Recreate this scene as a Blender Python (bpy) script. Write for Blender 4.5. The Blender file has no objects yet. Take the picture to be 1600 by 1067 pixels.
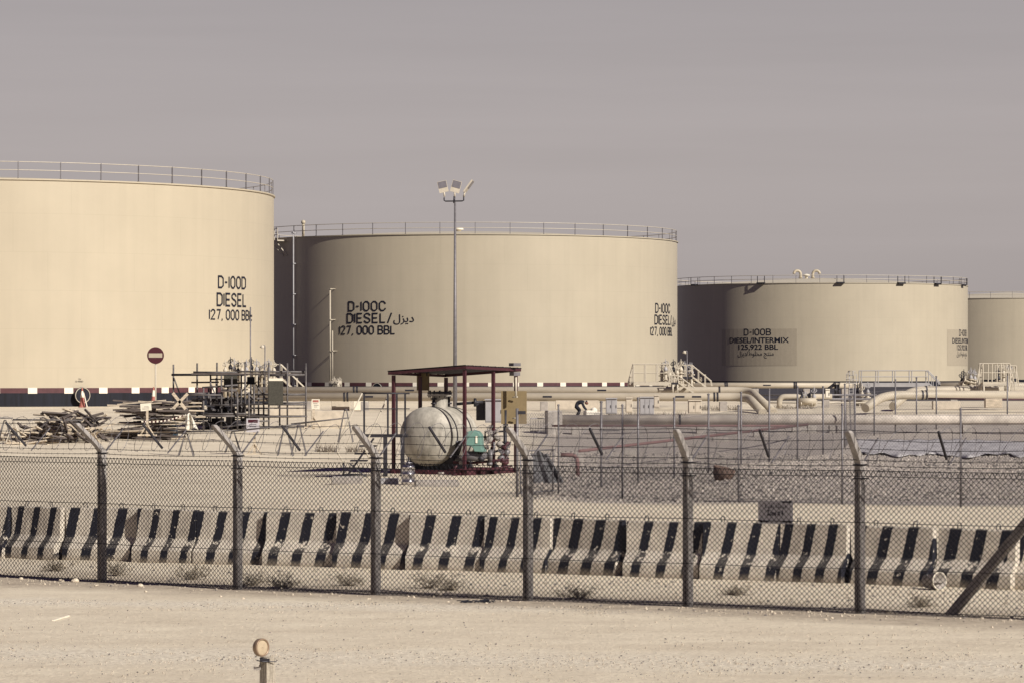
import bpy, bmesh, math, random
from mathutils import Vector, Matrix, Euler
random.seed(7)
R_ = math.radians
S = bpy.context.scene
COL = S.collection

# ------------------------------------------------------------------ camera, sky, sun, exposure
F = 5200.0; CX = 800.0; HY = 580.0; EYE = 3.87      # focal length and horizon of the 1600 px wide frame
cd = bpy.data.cameras.new("camera"); cam = bpy.data.objects.new("camera", cd); COL.objects.link(cam)
cam.location = (0, 0, EYE); cam.rotation_euler = (R_(90), 0, 0)
cd.sensor_width = 36; cd.lens = F / 1600 * 36; cd.shift_y = (HY - 533.5) / 1600
cd.clip_start = 0.5; cd.clip_end = 12000
S.camera = cam
SUN_AZ, SUN_EL = R_(45), R_(33)                     # azimuth to the right of straight behind the camera
w = bpy.data.worlds.new("World"); S.world = w; w.use_nodes = True
nt = w.node_tree; N = nt.nodes; L = nt.links
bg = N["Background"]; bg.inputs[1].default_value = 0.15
sky = N.new("ShaderNodeTexSky"); sky.sky_type = 'NISHITA'; sky.sun_disc = False
sky.sun_elevation = SUN_EL; sky.sun_rotation = math.pi - SUN_AZ
sky.air_density = 1.6; sky.dust_density = 3.0
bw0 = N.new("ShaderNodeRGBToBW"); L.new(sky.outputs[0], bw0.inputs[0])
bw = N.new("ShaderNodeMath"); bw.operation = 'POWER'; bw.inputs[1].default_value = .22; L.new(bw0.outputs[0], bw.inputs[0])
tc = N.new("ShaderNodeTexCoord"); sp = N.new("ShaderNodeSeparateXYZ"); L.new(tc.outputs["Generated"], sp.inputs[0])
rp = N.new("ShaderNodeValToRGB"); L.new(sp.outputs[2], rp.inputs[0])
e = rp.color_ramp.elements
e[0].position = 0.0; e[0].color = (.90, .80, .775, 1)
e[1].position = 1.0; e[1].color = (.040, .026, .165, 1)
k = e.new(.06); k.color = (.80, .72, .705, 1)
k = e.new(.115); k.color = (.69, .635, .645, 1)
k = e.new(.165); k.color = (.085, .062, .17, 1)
mp = N.new("ShaderNodeMapping"); mp.inputs["Scale"].default_value = (3, 3, 55); L.new(tc.outputs["Generated"], mp.inputs[0])
nz = N.new("ShaderNodeTexNoise"); nz.inputs["Scale"].default_value = 1.6; nz.inputs["Detail"].default_value = 5; L.new(mp.outputs[0], nz.inputs[0])
mr = N.new("ShaderNodeMapRange"); mr.inputs[3].default_value = .92; mr.inputs[4].default_value = 1.08; L.new(nz.outputs[0], mr.inputs[0])
m1 = N.new("ShaderNodeVectorMath"); m1.operation = 'SCALE'; L.new(rp.outputs[0], m1.inputs[0]); L.new(mr.outputs[0], m1.inputs[3])
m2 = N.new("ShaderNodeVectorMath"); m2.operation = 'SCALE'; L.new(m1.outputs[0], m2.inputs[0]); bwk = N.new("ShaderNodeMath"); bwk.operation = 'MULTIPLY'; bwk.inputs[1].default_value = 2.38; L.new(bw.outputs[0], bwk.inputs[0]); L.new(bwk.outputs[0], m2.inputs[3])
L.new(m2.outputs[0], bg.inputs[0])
sd = bpy.data.lights.new("sun", 'SUN'); sd.energy = 5.0; sd.angle = R_(.5); sd.color = (1, .94, .842)
sun = bpy.data.objects.new("sun", sd); COL.objects.link(sun)
sun.rotation_euler = Vector((-math.sin(SUN_AZ)*math.cos(SUN_EL), math.cos(SUN_AZ)*math.cos(SUN_EL), -math.sin(SUN_EL))).to_track_quat('-Z', 'Y').to_euler()
S.view_settings.view_transform = 'Standard'; S.view_settings.look = 'None'
S.view_settings.exposure = 0.21; S.view_settings.gamma = 1

# ------------------------------------------------------------------ helpers
def sstep(a, b, x):
    t = min(1, max(0, (x - a) / (b - a))); return t*t*(3 - 2*t)
def ground(x, y):
    z = 1.65 * sstep(135, 205, y)
    if y > 40: z += .05 * math.sin(x*.31 + y*.17) * sstep(60, 90, y) * (1 - sstep(150, 200, y)) + .03*math.sin(x*.9+1.3*math.sin(y*.2))*sstep(70, 100, y)*(1-sstep(170, 200, y))
    if x > 4: z += .35 * sstep(6, 11, x) * sstep(106, 118, y) * (1 - sstep(126, 142, y))
    return z
def P(px, py, Y): return Vector(((px - CX)/F*Y, Y, EYE - (py - HY)/F*Y))
def GX(px, Y):
    x = (px - CX)/F*Y; return Vector((x, Y, ground(x, Y)))
def GP(px, py):
    y = 30.0
    while y < 400:
        x = (px - CX)/F*y
        if EYE - (py - HY)/F*y <= ground(x, y): return Vector((x, y, ground(x, y)))
        y += .1
    return Vector(((px - CX)/F*y, y, ground(0, y)))

class MB:
    def __init__(s): s.v = []; s.f = []; s.m = []; s.sm = []
    def add(s, vs, fs, mi=0, smooth=False):
        o = len(s.v); s.v += [tuple(v) for v in vs]
        for f in fs: s.f.append(tuple(i + o for i in f)); s.m.append(mi); s.sm.append(smooth)
        return s
    def box(s, c, size, rz=0, mi=0, rot=None, bev=0):
        a, b, d = size[0]/2, size[1]/2, size[2]/2
        M = rot.to_matrix() if rot else Matrix.Rotation(rz, 3, 'Z')
        c = Vector(c)
        if bev:
            vs = []; e2 = bev
            for sz in (-1, 1):
                for (k, dz) in (((0, d-e2), (e2, d)) if sz > 0 else ((e2, -d), (0, -(d-e2)))):
                    pass
            lv = [(-d, e2), (-d+e2, 0), (d-e2, 0), (d, e2)]
            for z, inn in lv:
                A, B = a-inn, b-inn
                q = e2*.6
                for p in ((A-q, B), (A, B-q), (A, -B+q), (A-q, -B), (-A+q, -B), (-A, -B+q), (-A, B-q), (-A+q, B)):
                    vs.append(c + M @ Vector((p[0], p[1], z)))
            fs = []
            for j in range(3):
                for i in range(8):
                    fs.append((j*8+i, j*8+8+i, j*8+8+(i+1) % 8, j*8+(i+1) % 8))
            fs.append(tuple(range(8))); fs.append(tuple(range(31, 23, -1)))
            return s.add(vs, fs, mi)
        vs = [c + M @ Vector((x*a, y*b, z*d)) for x in (-1, 1) for y in (-1, 1) for z in (-1, 1)]
        return s.add(vs, [(0, 1, 3, 2), (4, 6, 7, 5), (0, 4, 5, 1), (2, 3, 7, 6), (0, 2, 6, 4), (1, 5, 7, 3)], mi)
    def tube(s, a, b, r, n=6, r2=None, mi=0, cap=True):
        return s.path([a, b], r, n, r2, mi, cap)
    def path(s, pts, r, n=6, r2=None, mi=0, cap=True, closed=False):
        pts = [Vector(p) for p in pts]; rs = []; K = len(pts)
        up = None; vs = []
        for i, p in enumerate(pts):
            if closed: t = pts[(i+1) % K] - pts[i-1]
            else: t = pts[min(i+1, K-1)] - pts[max(i-1, 0)]
            if t.length < 1e-9: t = Vector((0, 0, 1))
            t.normalize()
            if up is None:
                up = Vector((0, 0, 1)) if abs(t.z) < .9 else Vector((1, 0, 0))
            u = up - t*up.dot(t)
            if u.length < 1e-6: u = t.orthogonal()
            u.normalize(); up = u; v = t.cross(u)
            rr = r if r2 is None else r + (r2 - r)*i/max(1, K-1)
            for j in range(n):
                an = 2*math.pi*(j+.5)/n
                vs.append(p + u*math.cos(an)*rr + v*math.sin(an)*rr)
        fs = []
        for i in range(K if closed else K-1):
            i2 = (i+1) % K
            for j in range(n): fs.append((i*n+j, i*n+(j+1) % n, i2*n+(j+1) % n, i2*n+j))
        if cap and not closed:
            s.add(vs, fs, mi, n > 5)
            o = len(s.v) - len(vs)
            s.f.append(tuple(o+j for j in range(n-1, -1, -1))); s.m.append(mi); s.sm.append(False)
            s.f.append(tuple(o+(K-1)*n+j for j in range(n))); s.m.append(mi); s.sm.append(False)
            return s
        return s.add(vs, fs, mi, n > 5)
    def lathe(s, prof, n=24, c=(0, 0, 0), axis=None, mi=0, smooth=True):
        c = Vector(c); M = Matrix.Identity(3)
        if axis is not None: M = Vector(axis).normalized().to_track_quat('Z', 'Y').to_matrix()
        vs = []
        for r, z in prof:
            for j in range(n):
                a = 2*math.pi*j/n
                vs.append(c + M @ Vector((r*math.cos(a), r*math.sin(a), z)))
        fs = [(i*n+j, i*n+(j+1) % n, (i+1)*n+(j+1) % n, (i+1)*n+j) for i in range(len(prof)-1) for j in range(n)]
        return s.add(vs, fs, mi, smooth)
    def build(s, name, mats, parent=None, **props):
        me = bpy.data.meshes.new(name)
        off = parent.matrix_world_loc if False else None
        base = Vector((0, 0, 0))
        q = parent
        while q is not None: base += q.location; q = q.parent
        me.from_pydata([tuple(Vector(v) - base) for v in s.v], [], s.f)
        if not isinstance(mats, (list, tuple)): mats = [mats]
        for m in mats: me.materials.append(m)
        me.polygons.foreach_set("material_index", s.m)
        me.polygons.foreach_set("use_smooth", s.sm)
        me.update()
        o = bpy.data.objects.new(name, me); COL.objects.link(o)
        if parent: o.parent = parent
        for k_, v_ in props.items(): o[k_] = v_
        return o
def recentre(o):
    """put a one-mesh thing's origin at its base"""
    me = o.data; xs = [v.co for v in me.vertices]
    c = Vector(((min(v.x for v in xs)+max(v.x for v in xs))/2, (min(v.y for v in xs)+max(v.y for v in xs))/2, min(v.z for v in xs)))
    me.transform(Matrix.Translation(-c)); o.location = c
    return o
def one(mb, name, mat, label, cat, group=None):
    o = recentre(mb.build(name, mat)); o["label"] = label; o["category"] = cat
    if group: o["group"] = group
    return o
def thing(name, label, cat, loc, group=None):
    o = bpy.data.objects.new(name, None); COL.objects.link(o); o.location = loc
    o.empty_display_size = .2; o["label"] = label; o["category"] = cat
    if group: o["group"] = group
    return o
def copy_tree(o, parent=None):
    c = o.copy(); COL.objects.link(c); c.parent = parent
    for ch in list(o.children): copy_tree(ch, c)
    return c

# ------------------------------------------------------------------ materials
def mat(name, col, rough=.65, metal=0, var=.12, scale=5, bump=0, bscale=None, stretch=None, col2=None, spec=.3):
    m = bpy.data.materials.new(name); m.use_nodes = True
    t = m.node_tree; n = t.nodes; l = t.links; b = n["Principled BSDF"]
    b.inputs["Roughness"].default_value = rough; b.inputs["Metallic"].default_value = metal
    b.inputs["Specular IOR Level"].default_value = spec
    c = n.new("ShaderNodeTexCoord"); mp = n.new("ShaderNodeMapping"); l.new(c.outputs["Object"], mp.inputs[0])
    if stretch: mp.inputs["Scale"].default_value = stretch
    z = n.new("ShaderNodeTexNoise"); z.inputs["Scale"].default_value = scale; z.inputs["Detail"].default_value = 7; z.inputs["Roughness"].default_value = .65
    l.new(mp.outputs[0], z.inputs[0])
    r = n.new("ShaderNodeValToRGB"); r.color_ramp.elements[0].position = .32; r.color_ramp.elements[1].position = .68
    a = [max(0, x*(1-var)) for x in col]; d = [x*(1+var) for x in (col2 or col)]
    r.color_ramp.elements[0].color = (*a, 1); r.color_ramp.elements[1].color = (*d, 1)
    l.new(z.outputs[0], r.inputs[0]); l.new(r.outputs[0], b.inputs["Base Color"])
    if bump:
        z2 = n.new("ShaderNodeTexNoise"); z2.inputs["Scale"].default_value = bscale or scale*4; z2.inputs["Detail"].default_value = 6
        l.new(c.outputs["Object"], z2.inputs[0])
        bp = n.new("ShaderNodeBump"); bp.inputs["Strength"].default_value = bump; bp.inputs["Distance"].default_value = .02
        l.new(z2.outputs[0], bp.inputs["Height"]); l.new(bp.outputs[0], b.inputs["Normal"])
    return m
CREAM = (.452, .396, .302)
M_cream = mat("cream_paint", CREAM, .5, 0, .05, 3)
M_pipe = mat("cream_pipe_paint", (.43, .38, .305), .5, 0, .10, 2, stretch=(.4, 1, 1))
M_roof = mat("cream_roof_paint", (.55, .50, .40), .55, 0, .05, .5)
M_tar = mat("black_bitumen", (.008, .009, .016), .7, 0, .5, 1.2, stretch=(4, 4, .3))
M_red = mat("dull_red_paint", (.085, .034, .040), .55, 0, .2, 2)
M_maroon = mat("maroon_steel_paint", (.062, .020, .027), .5, 0, .25, 6)
M_dred = mat("dusty_red_pipe_paint", (.17, .092, .090), .7, 0, .2, 3)
M_white = mat("white_paint", (.78, .72, .60), .5, 0, .08, 3)
M_ink = mat("black_lettering_paint", (.010, .011, .022), .6, 0, .2, 3)
M_steel = mat("galvanised_steel", (.17, .16, .17), .5, .3, .2, 8)
M_dsteel = mat("dark_steel", (.040, .038, .046), .5, .4, .3, 6)
M_rail = mat("pale_railing_paint", (.50, .45, .37), .5, 0, .1, 5)
M_wire = mat("dark_coated_wire", (.008, .008, .013), .7, 0, .2, 20)
M_zinc = mat("grey_zinc_wire", (.15, .14, .15), .6, .2, .2, 20)
M_conc = mat("grey_concrete", (.33, .30, .275), .85, 0, .22, 5, .5, 30)
M_pconc = mat("pale_concrete", (.52, .455, .37), .85, 0, .14, 3, .4, 18)
M_post = mat("weathered_concrete_post", (.29, .268, .255), .85, 0, .28, 9, .6, 60)
M_wood = mat("weathered_timber", (.50, .425, .33), .8, 0, .4, 3, .3, 20, (1, 9, 9))
M_wood2 = mat("dark_timber", (.10, .082, .075), .85, 0, .5, 3, .3, 20, (1, 9, 9))
M_tube = mat("scaffold_tube_steel", (.115, .105, .105), .6, .2, .5, 3)
M_mustard = mat("mustard_board_paint", (.22, .165, .088), .6, 0, .1, 4)
M_teal = mat("teal_green_plastic", (.13, .235, .205), .4, 0, .1, 4)
M_vessel = mat("grimy_white_vessel_paint", (.37, .345, .30), .6, 0, .42, 2.6, .2, 14, (1, 1, .55))
M_keg = mat("polished_steel", (.55, .53, .54), .25, .95, .1, 6)
M_cloth = mat("grey_shade_cloth", (.10, .10, .105), .9, 0, .3, 5, .4, 40)
M_sheet = mat("grey_membrane_sheet", (.40, .385, .395), .6, 0, .2, 1.4, .3, 5)
M_paper = mat("white_paper_sign", (.72, .67, .56), .7, 0, .06, 6)
M_gsign = mat("faded_grey_sign_face", (.48, .455, .48), .5, 0, .08, 5)
M_cone = mat("faded_red_plastic", (.38, .14, .115), .6, 0, .15, 5)
M_cab = mat("grey_cabinet_paint", (.33, .32, .33), .5, 0, .12, 2)
M_rock = mat("pale_limestone", (.60, .52, .41), .9, 0, .2, 9, .6, 30)
M_twig = mat("dry_brown_twigs", (.20, .165, .13), .9, 0, .4, 12)
M_leaf = mat("dusty_dry_leaves", (.24, .205, .155), .9, 0, .3, 8)
M_noentry = mat("no_entry_red", (.055, .010, .017), .45, 0, .15, 4)
M_lens = mat("amber_reflector_lens", (.42, .34, .24), .35, 0, .12, 30)
M_glass = mat("lamp_glass", (.16, .15, .17), .2, 0, .1, 5, spec=.6)
M_cloth_d = mat("dark_work_clothes", (.018, .019, .028), .9, 0, .3, 12)
M_skin = mat("brown_skin", (.16, .07, .05), .6, 0, .1, 20)
M_bag = mat("white_plastic_rag", (.66, .62, .54), .6, 0, .1, 6, .3, 15)
M_navy = mat("dark_blue_tarp", (.018, .035, .055), .5, 0, .3, 4, .4, 12)
M_rust = mat("brown_rusty_plastic", (.115, .075, .060), .7, 0, .4, 8)
M_panel = mat("dark_olive_board", (.060, .056, .046), .7, 0, .35, 18)
M_patch = mat("greyer_cream_patch_paint", (.37, .32, .245), .5, 0, .05, 3)

def shell_material():
    m = mat("tank_shell_paint", CREAM, .42, 0, .035, .25)
    t = m.node_tree; n = t.nodes; l = t.links; b = n["Principled BSDF"]
    c = n.new("ShaderNodeTexCoord")
    mp = n.new("ShaderNodeMapping"); mp.inputs["Scale"].default_value = (1.1, 1.1, .05); l.new(c.outputs["Object"], mp.inputs[0])
    z = n.new("ShaderNodeTexNoise"); z.inputs["Scale"].default_value = 1.4; z.inputs["Detail"].default_value = 8; l.new(mp.outputs[0], z.inputs[0])
    r = n.new("ShaderNodeMapRange"); r.inputs[1].default_value = .35; r.inputs[2].default_value = .75; r.inputs[3].default_value = 1.01; r.inputs[4].default_value = .955
    l.new(z.outputs[0], r.inputs[0])
    src = b.inputs["Base Color"].links[0].from_socket
    # plate seams: courses every 2.43 m, vertical welds staggered
    s = n.new("ShaderNodeSeparateXYZ"); l.new(c.outputs["Object"], s.inputs[0])
    def math_(op, a, bb=None):
        k = n.new("ShaderNodeMath"); k.operation = op
        for i, q in enumerate((a, bb)):
            if q is None: continue
            if isinstance(q, (int, float)): k.inputs[i].default_value = q
            else: l.new(q, k.inputs[i])
        return k.outputs[0]
    zz = math_('DIVIDE', s.outputs[2], 2.43); fz = math_('FRACT', zz); flo = math_('FLOOR', zz)
    ln = math_('LESS_THAN', fz, .014)
    ang = math_('ARCTAN2', s.outputs[1], s.outputs[0])
    an = math_('FRACT', math_('ADD', math_('MULTIPLY', ang, 3.5), math_('MULTIPLY', flo, .37)))
    lv = math_('LESS_THAN', an, .006)
    seam = math_('MAXIMUM', ln, lv)
    k1 = math_('SUBTRACT', 1.0, math_('MULTIPLY', seam, .06))
    k2 = math_('MULTIPLY', k1, r.outputs[0])
    v = n.new("ShaderNodeVectorMath"); v.operation = 'SCALE'; l.new(src, v.inputs[0]); l.new(k2, v.inputs[3])
    l.new(v.outputs[0], b.inputs["Base Color"])
    bp = n.new("ShaderNodeBump"); bp.inputs["Strength"].default_value = .12; bp.inputs["Distance"].default_value = .03
    l.new(z.outputs[0], bp.inputs["Height"]); l.new(bp.outputs[0], b.inputs["Normal"])
    return m
M_shell = shell_material()

def barrier_material():
    m = bpy.data.materials.new("striped_barrier_paint"); m.use_nodes = True
    t = m.node_tree; n = t.nodes; l = t.links; b = n["Principled BSDF"]; b.inputs["Roughness"].default_value = .8
    b.inputs["Specular IOR Level"].default_value = .2
    c = n.new("ShaderNodeTexCoord"); s = n.new("ShaderNodeSeparateXYZ"); l.new(c.outputs["Object"], s.inputs[0])
    oi = n.new("ShaderNodeObjectInfo")
    def math_(op, a, bb=None, cc=None):
        k = n.new("ShaderNodeMath"); k.operation = op
        for i, q in enumerate((a, bb, cc)):
            if q is None: continue
            if isinstance(q, (int, float)): k.inputs[i].default_value = q
            else: l.new(q, k.inputs[i])
        return k.outputs[0]
    off = n.new("ShaderNodeVectorMath"); off.operation = 'ADD'; l.new(c.outputs["Object"], off.inputs[0])
    cb = n.new("ShaderNodeCombineXYZ"); l.new(math_('MULTIPLY', oi.outputs["Random"], 37.0), cb.inputs[0]); l.new(cb.outputs[0], off.inputs[1])
    def noise(sc, det=6, ro=.6):
        z = n.new("ShaderNodeTexNoise"); z.inputs["Scale"].default_value = sc; z.inputs["Detail"].default_value = det; z.inputs["Roughness"].default_value = ro
        l.new(off.outputs[0], z.inputs[0]); return z.outputs[0]
    wob = math_('MULTIPLY', math_('SUBTRACT', noise(7), .5), .05)
    x = math_('ADD', math_('ADD', s.outputs[0], math_('MULTIPLY', s.outputs[2], -.20)), wob)
    # plus each barrier painted a little off
    x = math_('ADD', x, math_('MULTIPLY', oi.outputs["Random"], .475))
    fr = math_('FRACT', math_('DIVIDE', math_('ADD', x, 5.0), .475))
    st = math_('LESS_THAN', fr, math_('ADD', .345, math_('MULTIPLY', math_('FRACT', math_('MULTIPLY', oi.outputs["Random"], 7.3)), .10)))
    # chipped paint: strongest at the edge of the foot
    edge = math_('SUBTRACT', 1.0, math_('MINIMUM', 1.0, math_('MULTIPLY', math_('ABSOLUTE', math_('SUBTRACT', s.outputs[2], .42)), 6.0)))
    chip = math_('GREATER_THAN', math_('ADD', noise(9, 8, .7), math_('MULTIPLY', edge, math_('MULTIPLY', oi.outputs["Random"], .22))), .635)
    st = math_('MULTIPLY', st, math_('SUBTRACT', 1.0, chip))
    r1 = n.new("ShaderNodeValToRGB"); r1.color_ramp.elements[0].color = (.37, .33, .29, 1); r1.color_ramp.elements[1].color = (.62, .56, .475, 1)
    r1.color_ramp.elements[0].position = .25; r1.color_ramp.elements[1].position = .62; l.new(noise(3.2, 9, .68), r1.inputs[0])
    r2 = n.new("ShaderNodeValToRGB"); r2.color_ramp.elements[0].color = (.008, .009, .016, 1); r2.color_ramp.elements[1].color = (.022, .022, .032, 1)
    l.new(noise(12), r2.inputs[0])
    mx = n.new("ShaderNodeMix"); mx.data_type = 'RGBA'; l.new(st, mx.inputs[0]); l.new(r1.outputs[0], mx.inputs[6]); l.new(r2.outputs[0], mx.inputs[7])
    # dirt splashed up at the foot
    d = n.new("ShaderNodeMapRange"); d.inputs[1].default_value = .14; d.inputs[2].default_value = .0; l.new(math_('ADD', s.outputs[2], math_('MULTIPLY', math_('SUBTRACT', noise(5), .5), .18)), d.inputs[0])
    mx2 = n.new("ShaderNodeMix"); mx2.data_type = 'RGBA'; l.new(math_('MULTIPLY', d.outputs[0], .7), mx2.inputs[0]); l.new(mx.outputs[2], mx2.inputs[6]); mx2.inputs[7].default_value = (.33, .275, .21, 1)
    ge = n.new("ShaderNodeNewGeometry"); gs = n.new("ShaderNodeSeparateXYZ"); l.new(ge.outputs["Normal"], gs.inputs[0])
    du = n.new("ShaderNodeMapRange"); du.inputs[1].default_value = .35; du.inputs[2].default_value = .75; du.inputs[3].default_value = 0; du.inputs[4].default_value = .17; l.new(gs.outputs[2], du.inputs[0])
    mx3 = n.new("ShaderNodeMix"); mx3.data_type = 'RGBA'; l.new(du.outputs[0], mx3.inputs[0]); l.new(mx2.outputs[2], mx3.inputs[6]); mx3.inputs[7].default_value = (.50, .44, .36, 1)
    l.new(mx3.outputs[2], b.inputs["Base Color"])
    bp = n.new("ShaderNodeBump"); bp.inputs["Strength"].default_value = .4; bp.inputs["Distance"].default_value = .02; l.new(noise(22), bp.inputs["Height"]); l.new(bp.outputs[0], b.inputs["Normal"])
    return m
M_barrier = barrier_material()

FX, FY, FS = 5.47, 53.2, -.597            # the near fence: Y = FY + FS*(X-FX)
def ground_material():
    m = bpy.data.materials.new("sandy_ground"); m.use_nodes = True
    t = m.node_tree; n = t.nodes; l = t.links; b = n["Principled BSDF"]; b.inputs["Roughness"].default_value = .95; b.inputs["Specular IOR Level"].default_value = .1
    c = n.new("ShaderNodeTexCoord"); s = n.new("ShaderNodeSeparateXYZ"); l.new(c.outputs["Object"], s.inputs[0])
    X, Y = s.outputs[0], s.outputs[1]
    def math_(op, a, bb=None):
        k = n.new("ShaderNodeMath"); k.operation = op
        for i, q in enumerate((a, bb)):
            if q is None: continue
            if isinstance(q, (int, float)): k.inputs[i].default_value = q
            else: l.new(q, k.inputs[i])
        return k.outputs[0]
    def noise(sc, det=7, ro=.62, stretch=None, rot=0):
        z = n.new("ShaderNodeTexNoise"); z.inputs["Scale"].default_value = sc; z.inputs["Detail"].default_value = det; z.inputs["Roughness"].default_value = ro
        mp = n.new("ShaderNodeMapping"); l.new(c.outputs["Object"], mp.inputs[0])
        if stretch: mp.inputs["Scale"].default_value = stretch
        mp.inputs["Rotation"].default_value = (0, 0, rot); l.new(mp.outputs[0], z.inputs[0]); return z.outputs[0]
    def mapr(v, a, bb, c0=0., c1=1.):
        k = n.new("ShaderNodeMapRange"); k.inputs[1].default_value = a; k.inputs[2].default_value = bb; k.inputs[3].default_value = c0; k.inputs[4].default_value = c1
        l.new(v, k.inputs[0]); return k.outputs[0]
    def mix(f, a, bb):
        k = n.new("ShaderNodeMix"); k.data_type = 'RGBA'
        l.new(f, k.inputs[0])
        for i, q in ((6, a), (7, bb)):
            if isinstance(q, tuple): k.inputs[i].default_value = (*q, 1)
            else: l.new(q, k.inputs[i])
        return k.outputs[2]
    big = noise(.35, 6)
    d = math_('SUBTRACT', Y, math_('ADD', FY - FS*FX, math_('MULTIPLY', X, FS)))   # depth behind the near fence
    d = math_('ADD', d, math_('MULTIPLY', math_('SUBTRACT', noise(.6), .5), 2.2))
    track = noise(.8, 10, .8, (.5, 1.0, 1), R_(28))
    fine = noise(14, 6, .7)
    rd = n.new("ShaderNodeValToRGB"); q = rd.color_ramp.elements; q[0].position = .36; q[1].position = .64
    q[0].color = (.64, .555, .43, 1); q[1].color = (.80, .715, .565, 1); l.new(track, rd.inputs[0])
    sand = n.new("ShaderNodeValToRGB"); q = sand.color_ramp.elements; q[0].position = .3; q[1].position = .7
    q[0].color = (.63, .55, .43, 1); q[1].color = (.78, .695, .55, 1); l.new(big, sand.inputs[0])
    col = mix(mapr(d, -1.2, .2), rd.outputs[0], sand.outputs[0])
    ee = math_('ADD', math_('ADD', Y, math_('MULTIPLY', X, .147)), math_('MULTIPLY', math_('SUBTRACT', noise(.7, 5), .5), 3.0))
    band = math_('MAXIMUM', mapr(math_('ABSOLUTE', math_('SUBTRACT', ee, 54.6)), 1.3, .2), math_('MULTIPLY', mapr(math_('ABSOLUTE', math_('SUBTRACT', ee, 44.6)), 2.0, .3), .8))
    band = math_('MULTIPLY', band, mapr(d, .0, -.8))
    bn = n.new("ShaderNodeValToRGB"); q = bn.color_ramp.elements; q[0].position = .38; q[1].position = .58
    q[0].color = (.46, .40, .32, 1); q[1].color = (.92, .85, .71, 1); l.new(noise(11, 6, .75), bn.inputs[0])
    col = mix(math_('MULTIPLY', band, .85), col, bn.outputs[0])
    verge = math_('MULTIPLY', mapr(d, -2.6, -1.0), mapr(d, 3.5, 1.0))
    vn = n.new("ShaderNodeValToRGB"); q = vn.color_ramp.elements; q[0].position = .35; q[1].position = .7
    q[0].color = (.30, .245, .195, 1); q[1].color = (.56, .48, .375, 1); l.new(noise(1.7, 9, .7), vn.inputs[0])
    col = mix(math_('MULTIPLY', verge, .85), col, vn.outputs[0])
    # grey gravel yard at the right, from the inner fence back
    edge = math_('ADD', Y, math_('MULTIPLY', X, .42))
    g = math_('MULTIPLY', mapr(math_('ADD', edge, math_('MULTIPLY', math_('SUBTRACT', noise(.5), .5), 3)), 99.5, 101.5), mapr(math_('ADD', X, math_('MULTIPLY', math_('SUBTRACT', noise(.4), .5), 3)), .2, 2.2))
    g = math_('MULTIPLY', g, mapr(Y, 186, 178))
    gv = n.new("ShaderNodeValToRGB"); q = gv.color_ramp.elements; q[0].position = .36; q[1].position = .66
    q[0].color = (.24, .212, .198, 1); q[1].color = (.56, .50, .44, 1); l.new(noise(4.6, 10, .82), gv.inputs[0])
    col = mix(g, col, gv.outputs[0])
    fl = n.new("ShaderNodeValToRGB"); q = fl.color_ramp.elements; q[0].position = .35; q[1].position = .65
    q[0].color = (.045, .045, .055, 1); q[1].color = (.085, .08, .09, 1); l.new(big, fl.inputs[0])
    col = mix(mapr(Y, 250, 256), col, fl.outputs[0])  # unseen far ground, dark tone added to cut bounce light onto the tanks
    sc = n.new("ShaderNodeVectorMath"); sc.operation = 'SCALE'; l.new(col, sc.inputs[0]); spk = noise(30, 3, .6)
    pit = math_('SUBTRACT', 1.0, math_('MULTIPLY', mapr(spk, .62, .70), math_('MULTIPLY', mapr(noise(1.1, 5), .42, .62), .45)))
    l.new(math_('MULTIPLY', mapr(fine, .25, .75, .80, 1.16), pit), sc.inputs[3])
    l.new(sc.outputs[0], b.inputs["Base Color"])
    bp = n.new("ShaderNodeBump"); bp.inputs["Strength"].default_value = .7; bp.inputs["Distance"].default_value = .06
    l.new(math_('ADD', noise(9, 8, .7), math_('MULTIPLY', noise(1.5, 4), .8)), bp.inputs["Height"]); l.new(bp.outputs[0], b.inputs["Normal"])
    return m
M_ground = ground_material()

# ------------------------------------------------------------------ the ground, one sheet
def frange(a, b, st):
    o = []; x = a
    while x < b - 1e-6: o.append(x); x += st
    return o + [b]
xs = [-6000, -2000, -800, -300, -160] + frange(-110, 110, 1.25) + [160, 300, 800, 2000, 6000]
ys = [-3000, -600, -120, -20, 15] + frange(30, 75, .75) + frange(76, 230, 1.5) + [260, 320, 420, 560, 800, 1400, 3000, 9000]
g = MB()
nx = len(xs)
for y in ys:
    for x in xs:
        z = ground(x, y) if abs(x) <= 110 else ground(math.copysign(110, x), y)
        if 30 <= y <= 75 and abs(x) < 30: z += .012*math.sin(x*2.1+y*1.3)*math.sin(y*2.7-x*.6) + random.uniform(-.008, .008)
        g.v.append((x, y, z))
for j in range(len(ys)-1):
    for i in range(nx-1):
        g.f.append((j*nx+i, j*nx+i+1, (j+1)*nx+i+1, (j+1)*nx+i)); g.m.append(0); g.sm.append(True)
o = g.build("ground", M_ground); o["kind"] = "structure"

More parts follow.
